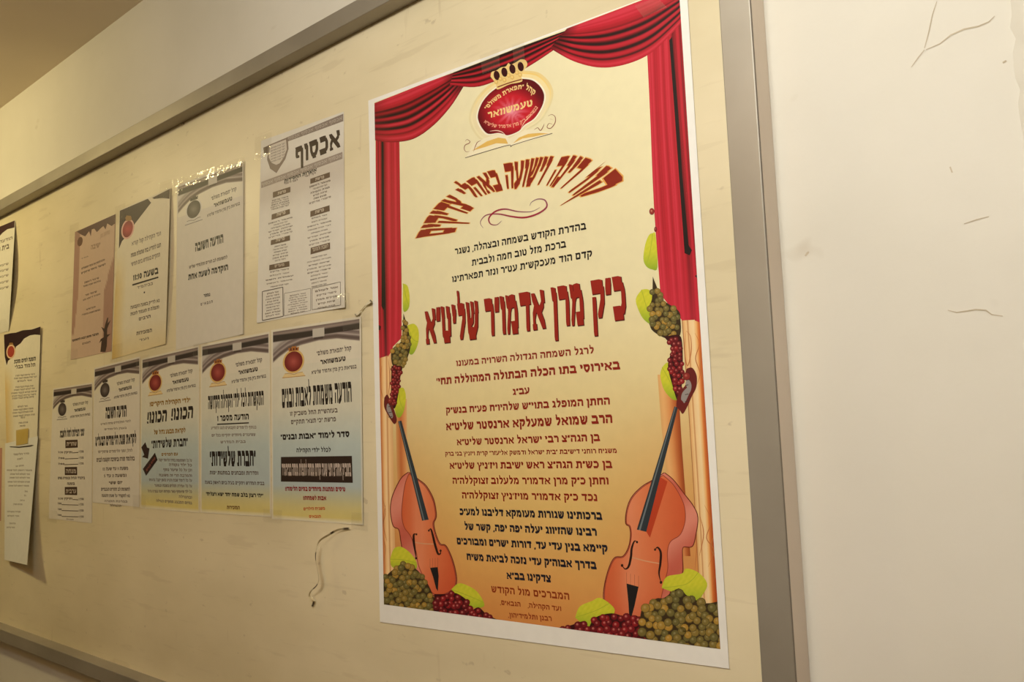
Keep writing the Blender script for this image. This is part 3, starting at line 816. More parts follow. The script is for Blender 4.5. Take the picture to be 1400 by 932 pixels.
for pts in ([(700, 760), (740, 735), (770, 765), (800, 720), (810, 690)], [(850, 610), (890, 595), (925, 620), (925, 680), (880, 740), (840, 730), (860, 690), (900, 700)], [(870, 640), (900, 650)],
            [(-30, 880), (-10, 860), (20, 880), (10, 900), (-30, 920), (-40, 960), (-20, 990), (20, 985)], [(60, 990), (75, 940), (100, 890), (140, 870)], [(80, 940), (130, 930)]):
    a.line(pts, 1.1, (150, 92, 70), 2.2e-5, taper=True)
# crown
a.region([(240, 195), (250, 145), (300, 128), (350, 95), (400, 85), (430, 48), (452, 66), (500, 45), (560, 10), (612, 20), (630, 70), (592, 130), (566, 190), (572, 245), (440, 275), (312, 330), (298, 270)], lambda x, y: (232, 202, 132), 4, 2.5e-5)
for cx, cy in ((305, 180), (387, 145), (472, 112), (560, 86)):
    a.region(ell(cx, cy, 32, 50, 12, -.2), lambda x, y: (56, 12, 18), 6, 2.8e-5)
for cx, cy in ((345, 218), (432, 180), (520, 150), (300, 250), (388, 230), (470, 200), (555, 175)):
    a.disc(cx, cy, 20, 22, (176, 130, 60), (232, 196, 116), (250, 232, 170), 3e-5, n=8)
a.line([(312, 305), (440, 258), (568, 222)], 1.5, (120, 40, 30), 3.1e-5)
a.text('טעמשוואר', (208, 640), (688, 502), 66, (240, 208, 140), 1.1, off=3.3e-5)
GT = (238, 204, 140)
a.envelope('קהל "תפארת משולם"', [(722, 350), (640, 285), (560, 282), (460, 305), (350, 365), (260, 430), (172, 525)], [(700, 395), (625, 335), (560, 325), (470, 345), (370, 400), (285, 460), (205, 540)], GT, 1.2, off=3.3e-5)
a.envelope('בנשיאות כ"ק מרן אדמו"ר שליט"א', [(722, 500), (660, 580), (580, 650), (480, 690), (360, 705), (250, 690), (185, 650)], [(745, 522), (680, 605), (595, 680), (490, 722), (360, 738), (240, 722), (165, 678)], (236, 170, 140), 1.1, off=3.3e-5)
a.build('round red emblem with gold crown over an open book')

# arched headline
CA = (560, 190, 4.438)
outer = [[(1288, 272), (1268, 215), (1225, 185), (1165, 172), (1100, 205)], [(1112, 140), (1040, 118), (980, 110), (915, 120)], [(880, 112), (770, 122), (680, 140), (570, 160)],
         [(532, 190), (440, 215), (360, 255), (283, 312)], [(252, 338), (170, 410), (110, 490), (50, 602)]]
inner = [[(1028, 368), (1000, 345), (975, 330), (955, 318)], [(925, 300), (890, 290), (860, 285), (828, 280)], [(788, 276), (720, 284), (650, 295), (590, 302)],
         [(566, 308), (500, 325), (440, 345), (372, 362)], [(388, 414), (350, 450), (300, 500), (266, 572)]]
words = ['קול', 'רינה', 'וישועה', 'באהלי', 'צדיקים']
a = Art(poster, 'printed_headline', CA)
for w, o_, i_ in zip(words, outer, inner):
    a.envelope(w, o_, i_, (230, 168, 84), 1.25, grow=.07)
for w, o_, i_ in zip(words, outer, inner):
    a.envelope(w, o_, i_, (138, 40, 22), 1.25, off=2.8e-5)
a.build('arched dark red headline with gold edges')
a = Art(poster, 'printed_flourish', CA)
fl = lambda t: mixc((150, 120, 130), (158, 34, 56), 1 - abs(t - .45) * 2.2)
a.line([(447, 540), (430, 505), (465, 462), (540, 455), (620, 470), (700, 476), (780, 452), (832, 412), (822, 372), (780, 364), (742, 382), (730, 405)], 2.4, fl, taper=True)
a.line([(560, 495), (530, 520), (492, 515), (482, 480), (520, 440), (580, 425), (660, 440), (740, 440), (792, 415)], 2.2, fl, 5e-6, taper=True)
a.build()
C4 = (570, 370, 4.516); C5 = (590, 520, 4.9036); C6b = (590, 690, 4.9036)
a = Art(poster, 'printed_headline', C4)
a.text('כ"ק מרן אדמו"ר שליט"א', (58, 458), (1300, 294), 228, (84, 24, 20), 1.3, grow=.025)
a.text('כ"ק מרן אדמו"ר שליט"א', (54, 454), (1296, 290), 228, (150, 36, 26), 1.3, off=3e-5)
a.build('large dark red line of Hebrew letters')
LINES = [
 (CA, 'בהדרת הקודש בשמחה ובצהלה, נשגר', (275, 702), (1072, 548), 38, INK, 1),
 (CA, 'ברכת מזל טוב חמה ולבבית', (378, 770), (950, 657), 38, INK, 1),
 (CA, 'קדם הוד מעכקש"ת עט"ר ונזר תפארתינו', (258, 870), (1110, 715), 38, INK, 1),
 (C4, 'לרגל השמחה הגדולה השרויה במעונו', (243, 590), (1095, 510), 37, RED, 1),
 (C4, 'באירוסי בתו הכלה הבתולה המהוללה תחי\'', (122, 705), (1255, 607), 43, RED, 1.3),
 (C4, 'עב"ג', (592, 768), (698, 757), 37, RED, 1.2),
 (C5, 'החתן המופלג בתוי"ש שלהיו"ח פע"ח בנש"ק', (98, 222), (1198, 160), 42, RED, 1.2),
 (C5, 'הרב שמואל שמעלקא ארנסטר שליט"א', (98, 334), (1215, 284), 50, RED, 1.3),
 (C5, 'בן הגה"צ רבי ישראל ארנסטר שליט"א', (170, 434), (1130, 405), 42, RED, 1.2),
 (C5, 'משגיח רוחני דישיבת "בית ישראל ודמשק אליעזר" קרית ויזניץ בני ברק', (92, 505), (1245, 486), 28, RED, 1),
 (C5, 'בן כש"ת הגה"צ ראש ישיבת ויז\'ניץ שליט"א', (122, 592), (1212, 586), 43, RED, 1.2),
 (C5, 'וחתן כ"ק מרן אדמו"ר מלעלוב זצוקללה"ה', (142, 692), (1190, 697), 43, RED, 1.1),
 (C5, 'נכד כ"ק אדמו"ר מויז\'ניץ זצוקללה"ה', (205, 790), (1115, 808), 43, RED, 1.1),
 (C6b, 'ברכותינו שגורות מעומקא דליבנו למע"כ', (190, 66), (1145, 99), 43, NAVY, 1.4),
 (C6b, 'רבינו שהזיווג יעלה יפה יפה, קשר של', (222, 166), (1110, 207), 43, NAVY, 1.4),
 (C6b, 'קיימא בנין עדי עד, דורות ישרים ומבורכים', (170, 262), (1183, 318), 43, NAVY, 1.4),
 (C6b, 'בדרך אבוה"ק עדי נזכה לביאת משיח', (237, 368), (1107, 430), 43, NAVY, 1.4),
 (C6b, 'צדקינו בב"א', (505, 495), (803, 518), 43, NAVY, 1.4),
 (C6b, 'המברכים מול הקודש', (402, 585), (927, 637), 43, (150, 60, 30), 1),
 (C6b, 'ועד הקהילה,    הגבאים,', (460, 668), (872, 712), 30, (150, 60, 30), 1),
 (C6b, 'רבנן ותלמידיהון,', (515, 752), (808, 779), 30, (150, 60, 30), 1)]
poster.layer += 1
for crop, t, L_, R_, h_, c_, w_ in LINES:
    a = Art(poster, 'printed_text', crop); poster.layer -= 1
    a.text(t, L_, R_, h_, c_, w_); a.build()

# ------------------------------------------------------------------ the small notices
WHITE = (224, 216, 196)
def arch(u):
    return np.interp(u, [0, .1, .2, .35, .55, .75, 1], [.185, .150, .124, .104, .092, .095, .122])
def header(sh, colour, m=(.02, .012, .985, .99), warm=1.0):
    """draped band, tab, emblem and letterhead along the top of a notice"""
    a = Art(sh, 'printed_drape')
    nu, nv = 66, 84
    U = np.linspace(m[0], m[2], nu); V = np.linspace(m[1], .2, nv)
    uv = np.array([(u, v) for v in V for u in U])
    cols = []
    for u, v in uv:
        c = arch(u); d = c - v
        if d < 0: col = WHITE
        else:
            col = rampc([(0, WHITE), (.006, (120, 104, 98)), (.016, (92, 76, 72)), (.024, (120, 104, 100)), (.03, (184, 172, 164)), (.036, (140, 124, 120)), (.046, (112, 98, 94)), (.054, (176, 164, 156)), (.062, (150, 138, 130)), (.08, (196, 188, 180)), (.2, (200, 192, 184))], d)
        top = .034 + .004 * math.sin(u * 3); bot = .064 + .006 * (1 - u)
        if v < bot:
            k = min(1, (bot - v) / .006); col = mixc(col, (52, 42, 40), k)
        if v < top:
            k = min(1, (top - v) / .006); col = mixc(col, rampc([(.01, (150, 134, 126)), (.018, (120, 104, 98)), (.024, (150, 134, 126)), (.04, (128, 112, 106))], v), k)
        cols.append(lin(col))
    a.raw(happ(sh.Hi, uv), [(j * nu + i, j * nu + i + 1, (j + 1) * nu + i + 1, (j + 1) * nu + i) for j in range(nv - 1) for i in range(nu - 1)], cols)
    def uvpoly(pts, col, off=0.0):
        a.raw(happ(sh.Hi, pts), [tuple(range(len(pts)))], [lin(col)] * len(pts), off)
    uvpoly([(.485, .028), (.615, .028), (.615, .072), (.485, .072)], (196, 188, 176), 6e-6)
    uvpoly([(.50, .072), (.60, .072), (.60, .083), (.50, .083)], (74, 60, 56), 6e-6)
    a.build()
    e = Art(sh, 'printed_emblem')
    P = sh.uv2px([(.265, .182), (.365, .182), (.265, .132)])
    cx, cy = P[0]; rx = np.linalg.norm(P[1] - P[0]); ry = np.linalg.norm(P[2] - P[0])
    tilt = (P[1] - P[0]) / rx
    def el(k, kx=1.0, dy=0.0, n=22):
        return [(cx + tilt[0] * math.cos(t) * rx * k * kx, cy + dy + tilt[1] * math.cos(t) * rx * k + math.sin(t) * ry * k) for t in np.linspace(0, 2 * math.pi, n, endpoint=False)]
    if colour:
        c1, c2, c3, c4, c5 = (220, 182, 108), (230, 204, 148), (120, 36, 36), (184, 90, 78), (186, 140, 66)
    else:
        c1, c2, c3, c4, c5 = (206, 200, 190), (212, 206, 196), (60, 50, 48), (128, 118, 112), (120, 108, 100)
    e.region(el(1.24), lambda x, y: c1 if colour else c2, 4)
    e.region(el(1.05), lambda x, y: mixc(c4, c3, math.hypot((x - cx) / rx, (y - cy) / ry) * 1.1), 2.5, 4e-6)
    b = sh.uv2px([(.13, .262), (.40, .262), (.37, .242), (.27, .250), (.16, .242)])
    e.poly(b, c2, 6e-6); e.line(b[:2], .8, c5, 8e-6)
    e.line([tuple(b[4]), tuple((b[3] + b[4]) / 2 - (0, .8)), tuple(b[3])], .7, c5, 8e-6)
    e.line([tuple(b[3]), tuple((b[3] + b[2]) / 2 - (0, .8)), tuple(b[2])], .7, c5, 8e-6)
    k = sh.uv2px([(.21, .128), (.205, .108), (.235, .112), (.25, .102), (.27, .104), (.29, .102), (.305, .112), (.33, .108), (.325, .128)])
    e.poly(k, (176, 110, 50) if colour else (80, 70, 66), 6e-6)
    for u in (.235, .268, .30):
        q = sh.uv2px([(u - .009, .112), (u + .009, .112), (u + .009, .124), (u - .009, .124)]); e.poly(q, (90, 30, 26) if colour else (40, 34, 32), 8e-6)
    e.build('small red emblem' if colour else 'small grey emblem')
    for args in (('קהל "תפארת משולם"', (.53, .166), (.90, .160), .020, (96, 84, 76), 1.1),
                 ('טעמשוואר', (.57, .213), (.84, .207), .021, (60, 50, 46), 1.5),
                 ('בנשיאות כ"ק מרן אדמו"ר שליט"א', (.47, .258), (.95, .250), .017, (106, 94, 86), 1.1)):
        t = Art(sh, 'printed_text'); sh.layer -= 1
        t.text(*args, uv=True); t.build()
    sh.layer += 1
LIGHT = (136, 122, 110); MIDG = (106, 92, 82); BLK = (40, 32, 30)
def lines(sh, rows, name='printed_text'):
    for r in rows:                         # every line of print is a part of its own
        crop, t, L_, R_, h_ = r[:5]; c_ = r[5] if len(r) > 5 else MIDG; w_ = r[6] if len(r) > 6 else 1.0
        a = Art(sh, name, crop); sh.layer -= 1
        a.text(t, L_, R_, h_, c_, w_); a.build()
    sh.layer += 1
def bars(sh, quads, col, name='printed_box', lab=None):
    for crop, q in quads:
        a = Art(sh, name, crop); sh.layer -= 1
        a.poly(q, col); a.build(lab)
    sh.layer += 1
def tint(u, v):
    return rampc([(0, WHITE), (.42, (216, 212, 192)), (.62, (186, 198, 194)), (.82, (178, 190, 190)), (.92, (208, 196, 138)), (.985, (218, 200, 122)), (.99, (230, 222, 200)), (1, (230, 222, 200))], v) if .02 < u < .985 else (230, 222, 204)
def curl(right=0.0, left=0.0, bottom=0.0, top=0.0, p=3):
    return lambda u, v: right * np.clip(u, 0, 1) ** p + left * np.clip(1 - u, 0, 1) ** p + bottom * np.clip(v, 0, 1) ** p + top * np.clip(1 - v, 0, 1) ** p

# lower row, right to left
s4 = Sheet('notice', [(371, 451), (493.5, 432), (496.5, 717.5), (372, 709)], 'notice with red emblem and a black box of white letters, beside the big poster', 'notice', lift=curl(.0016, p=14), paperfn=tint, n=(50, 40))
header(s4, True)
CB = (368, 510, 10.36); CC = (368, 590, 6.904)
lines(s4, [(CB, 'הודעה משמחת לאבות ובנים', (182, 488), (1172, 405), 262, BLK, 1.25)], 'printed_headline')
lines(s4, [(CB, 'בעזהשי"ת החל משב"ק זו', (295, 605), (970, 555), 58), (CB, 'פרשת "כי תצא" תתקיים', (310, 722), (950, 680), 58),
           (CC, 'סדר לימוד "אבות ובנים"', (110, 76), (760, 48), 48, BLK, 1.4), (CC, 'לכלל ילדי הקהילה', (258, 195), (582, 190), 36, BLK, 1)])
bars(s4, [(CC, [(112, 238), (782, 228), (790, 482), (112, 470)])], (50, 36, 30), lab='black box')
lines(s4, [(CC, 'בשב"ק אחה"צ חצי שעה קודם מנחה לתפלת מנחה בביהמ"ד', (122, 412), (775, 418), 110, (196, 180, 168), 1.2)])
lines(s4, [(CC, 'טיסים ומתנות מיוחדים בסיום הלימוד!!', (152, 556), (720, 562), 36, (142, 30, 30), 1.5), (CC, 'אבות לשמחה!!', (322, 642), (540, 645), 34, (142, 30, 30), 1.5),
           (CC, 'משגיח הילדים', (325, 742), (530, 737), 26, (196, 80, 30), 1.1), (CC, 'הגבאים', (378, 812), (490, 812), 24, (196, 80, 30), 1.2)])

s3 = Sheet('notice', [(275, 471.5), (368.5, 453), (370.5, 706.5), (274.5, 700.5)], 'notice with red emblem and a short underlined line, left of the black box notice', 'notice', paperfn=tint, n=(50, 40))
header(s3, True)
CD = (270, 450, 8.876); CE = (270, 550, 8.876); CF = (270, 620, 8.876)
lines(s3, [(CE, 'התקשרות לכל ילדי הקהילה הקדושה', (130, 82), (805, 30), 158, BLK, 1.25)], 'printed_headline')
lines(s3, [(CE, 'הודעה מספר 1', (240, 228), (625, 206), 66, BLK, 1.2),
           (CE, 'בנוסף ללימודים הקבועים הננו להודיע', (165, 326), (715, 316), 32, LIGHT), (CE, 'ששיעורים מיוחדים יתקיימו בכל יום', (172, 415), (705, 406), 32, LIGHT), (CE, 'בבית המדרש', (280, 496), (585, 490), 30, LIGHT)])
bars(s3, [(CE, [(240, 258), (625, 240), (625, 254), (240, 272)])], BLK, 'printed_underline')
lines(s3, [(CE, '"חברת שלשידות"', (152, 768), (708, 768), 168, BLK, 1.4)], 'printed_headline')
lines(s3, [(CE, 'וסדרות ומבחנים במתנות יפות', (150, 872), (740, 880), 42, MIDG, 1.1), (CF, 'בבית המדרש ויתקיים בע"ה ביום ראשון בשעה', (90, 365), (812, 382), 38, MIDG),
           (CF, '"יהי רצון בלב שמח יחד ישא ויצליח"', (105, 507), (800, 530), 40, BLK, 1.3), (CF, 'המזכירות', (358, 670), (515, 676), 38, (120, 84, 40), 1.3)])

s2 = Sheet('notice', [(193.5, 490), (272, 471.5), (272.5, 701), (192, 694)], 'notice with red emblem, black slanted headline and a dark slanted stamp with arrow', 'notice', paperfn=tint, n=(50, 40))
header(s2, True)
CG = (188, 470, 7.77); CH = (188, 585, 7.77)
lines(s2, [(CG, 'ילדי הקהילה היקרים!', (130, 662), (562, 618), 42, (150, 112, 30), 1.4), (CH, 'לקראת מבצע גדול של', (175, 68), (510, 45), 42, (150, 112, 30), 1.4), (CH, 'עם הפרסים', (255, 295), (430, 290), 28, (150, 112, 30), 1.2)])
for L_, R_, h_ in (((355, 812), (588, 788), 122), ((100, 845), (310, 822), 116)):
    a = Art(s2, 'printed_headline', CG); a.text('הכונו!', L_, R_, h_, BLK, 1.2, slant=.12); a.build()
lines(s2, [(CH, '"חברת שלשידות"', (150, 215), (535, 190), 78, BLK, 1.2)], 'printed_headline')
FILL = ['על כל השתתפות בסדר הלימוד יקבל', 'כל ילד נקודה', 'וכן על כל שיעור נוסף', 'והמרבה הרי זה משובח', 'על כל לימוד שבת והגיע בזמן יקבל כרטיס', 'על כל אמירת תהלים בשבת ובמועד', 'כל ילד שיאסוף עשר נקודות יזכה בפרס גדול', 'ובהגרלה', 'בסיום המבצע תתקיים הגרלה']
rows = []
for t, y, xl in zip(FILL, (358, 408, 460, 512, 562, 622, 682, 742, 802), (225, 335, 275, 230, 125, 180, 110, 440, 200)):
    rows.append((CH, t, (xl, y - (0 if y > 500 else 6) - (18 if y > 700 and xl < 300 else 0)), (580, y + (8 if y > 500 else 0)), 26, LIGHT, 1.1))
lines(s2, rows)
bars(s2, [(CH, [(42, 205), (84, 150), (104, 208), (128, 214), (112, 326), (50, 306), (72, 284)]), (CH, [(186, 262), (214, 338), (92, 506), (58, 434)])], (56, 40, 36), lab='black arrow and stamp')
a = Art(s2, 'printed_text', CH); a.text('כולם באים', (98, 462), (192, 322), 26, (150, 80, 70), 1.3); a.build()

s1 = Sheet('notice', [(128.5, 503), (191.5, 487), (190.5, 693), (126.5, 686.5)], 'grey printed notice with two heavy headlines, second from left in the lower row', 'notice', n=(30, 30), paper=(222, 214, 200))
header(s1, False)
CI = (120, 485, 9.32); CJ = (120, 585, 8.106)
lines(s1, [(CI, 'הודעה חשובה', (228, 810), (495, 785), 135, BLK, 1.35), (CJ, 'לקראת שנת הלימודים הבעל"ט', (85, 198), (538, 168), 98, BLK, 1.35)], 'printed_headline')
lines(s1, [(CI, 'להורי התלמידים שיחיו לאוי"ט', (165, 897), (548, 855), 26, LIGHT), (CJ, 'בענין הלימודים', (185, 25), (430, 8), 20, LIGHT),
           (CJ, 'להלן זמני הלימודים שיתקיימו', (115, 278), (495, 262), 28, LIGHT), (CJ, 'בתלמוד תורה ובישיבה הקטנה לבנים', (98, 374), (520, 358), 40, MIDG, 1.3),
           (CJ, 'משעה 9 עד שעה 12', (165, 470), (450, 462), 32, MIDG, 1.2), (CJ, 'ומשעה 2 עד 5', (180, 546), (430, 540), 32, MIDG, 1.2), (CJ, 'יום ששי', (235, 622), (385, 618), 30, MIDG, 1.3),
           (CJ, 'לתשומת לב ההורים הנכבדים', (148, 694), (468, 694), 32, MIDG, 1.2), (CJ, 'נא להקפיד על שעת ההגעה', (155, 763), (468, 766), 30, MIDG, 1.2), (CJ, 'בברכת התורה', (185, 820), (440, 824), 22, LIGHT), (CJ, 'ההנהלה', (248, 868), (370, 872), 22, LIGHT)])

s0 = Sheet('notice', [(72.5, 531), (126.5, 522.5), (125.5, 715), (66.5, 708.5)], 'grey timetable notice with three small dark boxes, leftmost of the lower row', 'notice', n=(30, 30), paper=(224, 216, 202))
header(s0, False)
CK = (60, 515, 9.32); CL = (60, 615, 8.47)
lines(s0, [(CK, 'זמני תפילות לחול ולשבת', (205, 772), (515, 748), 82, BLK, 1.35)], 'printed_headline')
bars(s0, [(CK, [(275, 805), (430, 800), (432, 900), (275, 908)]), (CL, [(243, 197), (385, 195), (386, 290), (243, 290)]), (CL, [(243, 428), (385, 426), (386, 522), (243, 518)])], (74, 56, 46), lab='dark boxes')
WHT = (190, 176, 160)
rows = [(CK, 'שחרית', (290, 880), (418, 876), 46, WHT, 1.2), (CL, 'מנחה', (255, 268), (375, 268), 44, WHT, 1.2), (CL, 'ערבית', (255, 500), (375, 500), 44, WHT, 1.2)]
for y, dy in ((36, -8), (104, -4), (170, -4), (572, 6), (628, 12), (695, 16), (762, 20)):
    rows += [(CL, 'ותיקין 5:30' if y < 60 or y == 572 else '7:00', (165 if y < 600 else 160, y), (330 if y in (36, 572) else 240 if y < 600 else 205, y + 2), 22, MIDG, 1.3), (CL, 'מנין 1', (405, y + dy), (462, y + dy), 22, MIDG, 1.3)]
rows += [(CL, 'ביהמ"ד הגדול ובעזרת נשים', (163, 338), (475, 337), 27, MIDG, 1.3), (CL, 'בזמנה', (270, 403), (358, 402), 26, MIDG, 1.3), (CL, 'הגבאים', (262, 806), (345, 814), 16, LIGHT)]
lines(s0, rows)
a = Art(s0, 'printed_rule', CL)
for y, x0 in ((33, 335), (103, 245), (170, 240), (572, 335), (632, 208), (700, 208), (768, 208)):
    a.line([(x0, y), (400, y + (5 if y > 560 else -6))], 1.0, MIDG)
a.build()

# upper row
s = Sheet('notice', [(357, 192.5), (470, 152.5), (471.5, 420), (351, 441.5)], 'notice with two columns under brown boxes and a grey shield, beside the big poster', 'notice', lift=lambda u, v: .004 * np.clip(v, 0, 1) ** 6 * np.clip(u, 0, 1) ** 8 + .0012 * np.clip(1 - u, 0, 1) ** 14, n=(24, 30),
          paperfn=lambda u, v: mixc((224, 218, 206), (196, 184, 170), math.exp(-((v - .3) / .1) ** 2) * .7))
CM = (345, 150, 6.904); CN = (345, 270, 9.32); CO = (345, 350, 9.8)
a = Art(s, 'printed_band', CM)
a.poly([(322, 262), (858, 38), (858, 108), (322, 304)], (140, 126, 116)); a.poly([(84, 682), (850, 398), (850, 462), (84, 740)], (150, 136, 126))
a.text('אכסוף אכסוף אכסוף אכסוף', (335, 292), (850, 92), 30, (176, 164, 152), 1, off=1e-5); a.text('אכסוף אכסוף אכסוף אכסוף אכסוף אכסוף', (90, 725), (845, 446), 30, (182, 170, 158), 1, off=1e-5)
a.build('grey printed bands')
a = Art(s, 'printed_shield', CM)
a.poly([(104, 358), (150, 338), (160, 400), (112, 425)], (96, 78, 66)); 
a.poly([(150, 335), (335, 258), (342, 370), (312, 465), (270, 530), (228, 598), (168, 555), (140, 470)], (132, 116, 104), 3e-6)
a.poly([(166, 340), (318, 280), (326, 372), (298, 450), (258, 505), (226, 520), (180, 500), (156, 450)], (206, 196, 184), 6e-6)
for k in range(6): a.text('דברי תורה וחסידות', (176, 372 + k * 26), (308, 322 + k * 26), 13, (120, 106, 96), 1, off=1e-5)
a.build()
lines(s, [(CM, 'אכסוף', (405, 522), (832, 352), 158, (62, 46, 38), 1.3)], 'printed_headline')
lines(s, [(CM, 'אוצרות החסידות', (302, 688), (608, 578), 26, BLK, 1.5), (CM, 'לפני לימוד', (300, 708), (430, 668), 16, MIDG, 1.2), (CM, 'דף יומי', (495, 640), (600, 604), 16, MIDG, 1.2)])
bx = [(CM, [(195, 778), (360, 726), (360, 776), (195, 832)]), (CN, [(248, 215), (478, 145), (480, 208), (245, 285)]), (CN, [(238, 545), (480, 480), (482, 545), (235, 607)]), (CN, [(218, 860), (472, 808), (475, 878), (215, 928)]),
      (CM, [(548, 652), (732, 588), (733, 636), (548, 700)]), (CN, [(740, 175), (985, 97), (988, 172), (740, 248)]), (CN, [(745, 640), (990, 572), (992, 655), (742, 726)])]
bars(s, bx, (96, 74, 60), lab='brown heading boxes')
rows = [(CM, 'פרשת', (240, 802), (318, 778), 24, WHT, 1.2), (CN, 'פרשת', (310, 238), (425, 205), 36, WHT, 1.2), (CN, 'פרשת', (300, 565), (415, 537), 36, WHT, 1.2), (CN, 'מועדים', (285, 890), (410, 868), 32, WHT, 1.2),
        (CM, 'פרשת', (595, 670), (680, 644), 24, WHT, 1.2), (CN, 'פרשת', (800, 205), (915, 170), 36, WHT, 1.2), (CN, 'לשבת ולמועד', (765, 690), (970, 635), 44, WHT, 1)]
rng2 = random.Random(5)
WORDS = ['אור לעולם', 'דברי תורה שנאמרו', 'פנינים ממרן', 'עבודת השם', 'תורה ותפילה', 'סיפורי צדיקים', 'מאמר ראשון', 'שיחת קודש']
def col(crop, xl, xr, y0, y1, n, sl):
    for k in range(n):
        y = y0 + (y1 - y0) * k / max(n - 1, 1); w = rng2.uniform(.55, 1.0); c = (xl + xr) / 2; hw = (xr - xl) / 2 * w
        rows.append((crop, WORDS[(k * 3 + n) % 8], (c - hw, y + sl * hw), (c + hw, y - sl * hw), 15, LIGHT if k % 2 else MIDG, 1.2))
col(CN, 230, 480, 22, 132, 5, .27); col(CN, 200, 520, 300, 480, 6, .27); col(CN, 235, 480, 618, 800, 6, .22)
col(CO, 170, 560, 200, 400, 5, .18); col(CM, 530, 750, 705, 860, 6, .32); col(CN, 700, 1010, 250, 580, 8, .26); col(CO, 730, 1060, 10, 400, 9, .22)
lines(s, rows)
a = Art(s, 'printed_frame', CO)
for pts, w in (([(135, 475), (410, 415), (415, 805), (135, 862), (135, 475)], 9), ([(430, 500), (782, 432), (782, 728), (430, 800), (430, 500)], 4), ([(800, 432), (1180, 345), (1185, 655), (800, 718), (800, 432)], 5)):
    for p, q in zip(pts, pts[1:]): a.line([p, q], w / 9.8, (84, 70, 60))
a.build()
rows = []
for (x0, x1, y0, y1, n, sl, h_) in ((165, 385, 500, 800, 9, .2, 17), (475, 745, 520, 760, 9, .18, 12), (830, 1160, 455, 690, 5, .2, 22)):
    for k in range(n):
        y = y0 + (y1 - y0) * k / (n - 1); w = rng2.uniform(.7, 1); c = (x0 + x1) / 2; hw = (x1 - x0) / 2 * w
        rows.append((CO, WORDS[(k * 5) % 8], (c - hw, y + sl * hw), (c + hw, y - sl * hw), h_, LIGHT, 1.1 if k else 1.4))
lines(s, rows)
n4 = s

n3 = Sheet('notice', [(242, 253.5), (333, 219.5), (332.5, 456.5), (240.5, 478.5)], 'grey notice with few lines, a glossy tape along its top, left of the shield notice', 'notice', n=(30, 30), paper=(216, 208, 194), lift=curl(.0015, 0, 0, 0, p=14))
header(n3, False)
CP = (235, 220, 7.457); CQ = (235, 340, 6.657)
lines(n3, [(CP, 'הודעה חשובה', (238, 925), (525, 832), 82, BLK, 1.4)], 'printed_headline')
lines(n3, [(CQ, 'לתשומת לב הורים ותלמידי של"ש', (158, 182), (505, 88), 26, MIDG, 1.2), (CQ, 'הוקדמה לשעה אחת', (150, 285), (512, 192), 48, BLK, 1.4), (CQ, 'נמסר', (290, 442), (350, 428), 26, BLK, 1.3), (CQ, 'ה ג ב א י ם', (262, 518), (372, 490), 22, MIDG, 1.3)])

n2 = Sheet('notice', [(163, 287), (233, 256.5), (226.5, 470), (153, 491)], 'yellowed notice with dark corner, red emblem and underlined time, right edge curling off board', 'notice', n=(30, 30), lift=lambda u, v: .006 * np.clip(u, 0, 1) ** 4 * np.clip(1 - (v - .5) ** 2 * 3, 0, 1),
           paperfn=lambda u, v: mixc((226, 216, 192), (216, 184, 110), max(0, 1 - u / .22) * min(1, max(0, v - .3) * 4) * .8 + max(0, v - .82) * 2.2))
CRr = (150, 250, 7.77); CS = (145, 365, 7.17)
bars(n2, [(CRr, [(108, 296), (405, 168), (440, 210), (270, 430), (215, 520), (130, 620), (98, 700)]), (CRr, [(452, 158), (640, 62), (636, 168), (560, 160), (470, 170)])], (58, 36, 36), 'printed_corner', 'dark maroon corner')
a = Art(n2, 'printed_emblem', CRr)
a.region(ell(192, 490, 66, 108, 18, .25), lambda x, y: (222, 176, 164), 4); a.region(ell(192, 490, 52, 90, 18, .25), lambda x, y: mixc((190, 70, 70), (120, 30, 34), math.hypot(x - 174.7, y - 313) / 12), 2.5, 4e-6)
a.poly([(165, 370), (180, 345), (225, 350), (235, 375), (225, 400), (175, 405)], (150, 110, 60), 6e-6); a.build()
lines(n2, [(CRr, 'ועד הקהילה קול קורא', (235, 668), (545, 555), 40, LIGHT, 1.1), (CRr, 'הננו להודיע בזה שתפלת מנחה', (225, 792), (545, 678), 40, MIDG, 1.2), (CRr, 'תתקיים בעזה"ש ביום חמישי', (228, 887), (535, 780), 40, LIGHT, 1.1),
           (CS, 'בשעה 11:10', (265, 135), (512, 62), 56, BLK, 1.3), (CS, 'בביהמ"ד', (305, 217), (460, 172), 26, LIGHT), (CS, 'נא לדייק בשעה הקבועה', (240, 412), (525, 342), 30, MIDG, 1.1), (CS, 'ותפלה זו תעמוד לזכות', (240, 478), (520, 405), 30, MIDG, 1.1), (CS, 'הרבים', (320, 525), (438, 495), 28, MIDG, 1.2),
           (CS, 'המזכירות', (298, 668), (450, 635), 32, MIDG, 1.2), (CS, 'ועד', (325, 730), (420, 706), 22, LIGHT)])
bars(n2, [(CS, [(258, 168), (512, 92), (514, 106), (258, 184)]), (CS, [(370, 242), (382, 238), (382, 254), (370, 258)])], BLK, 'printed_underline')

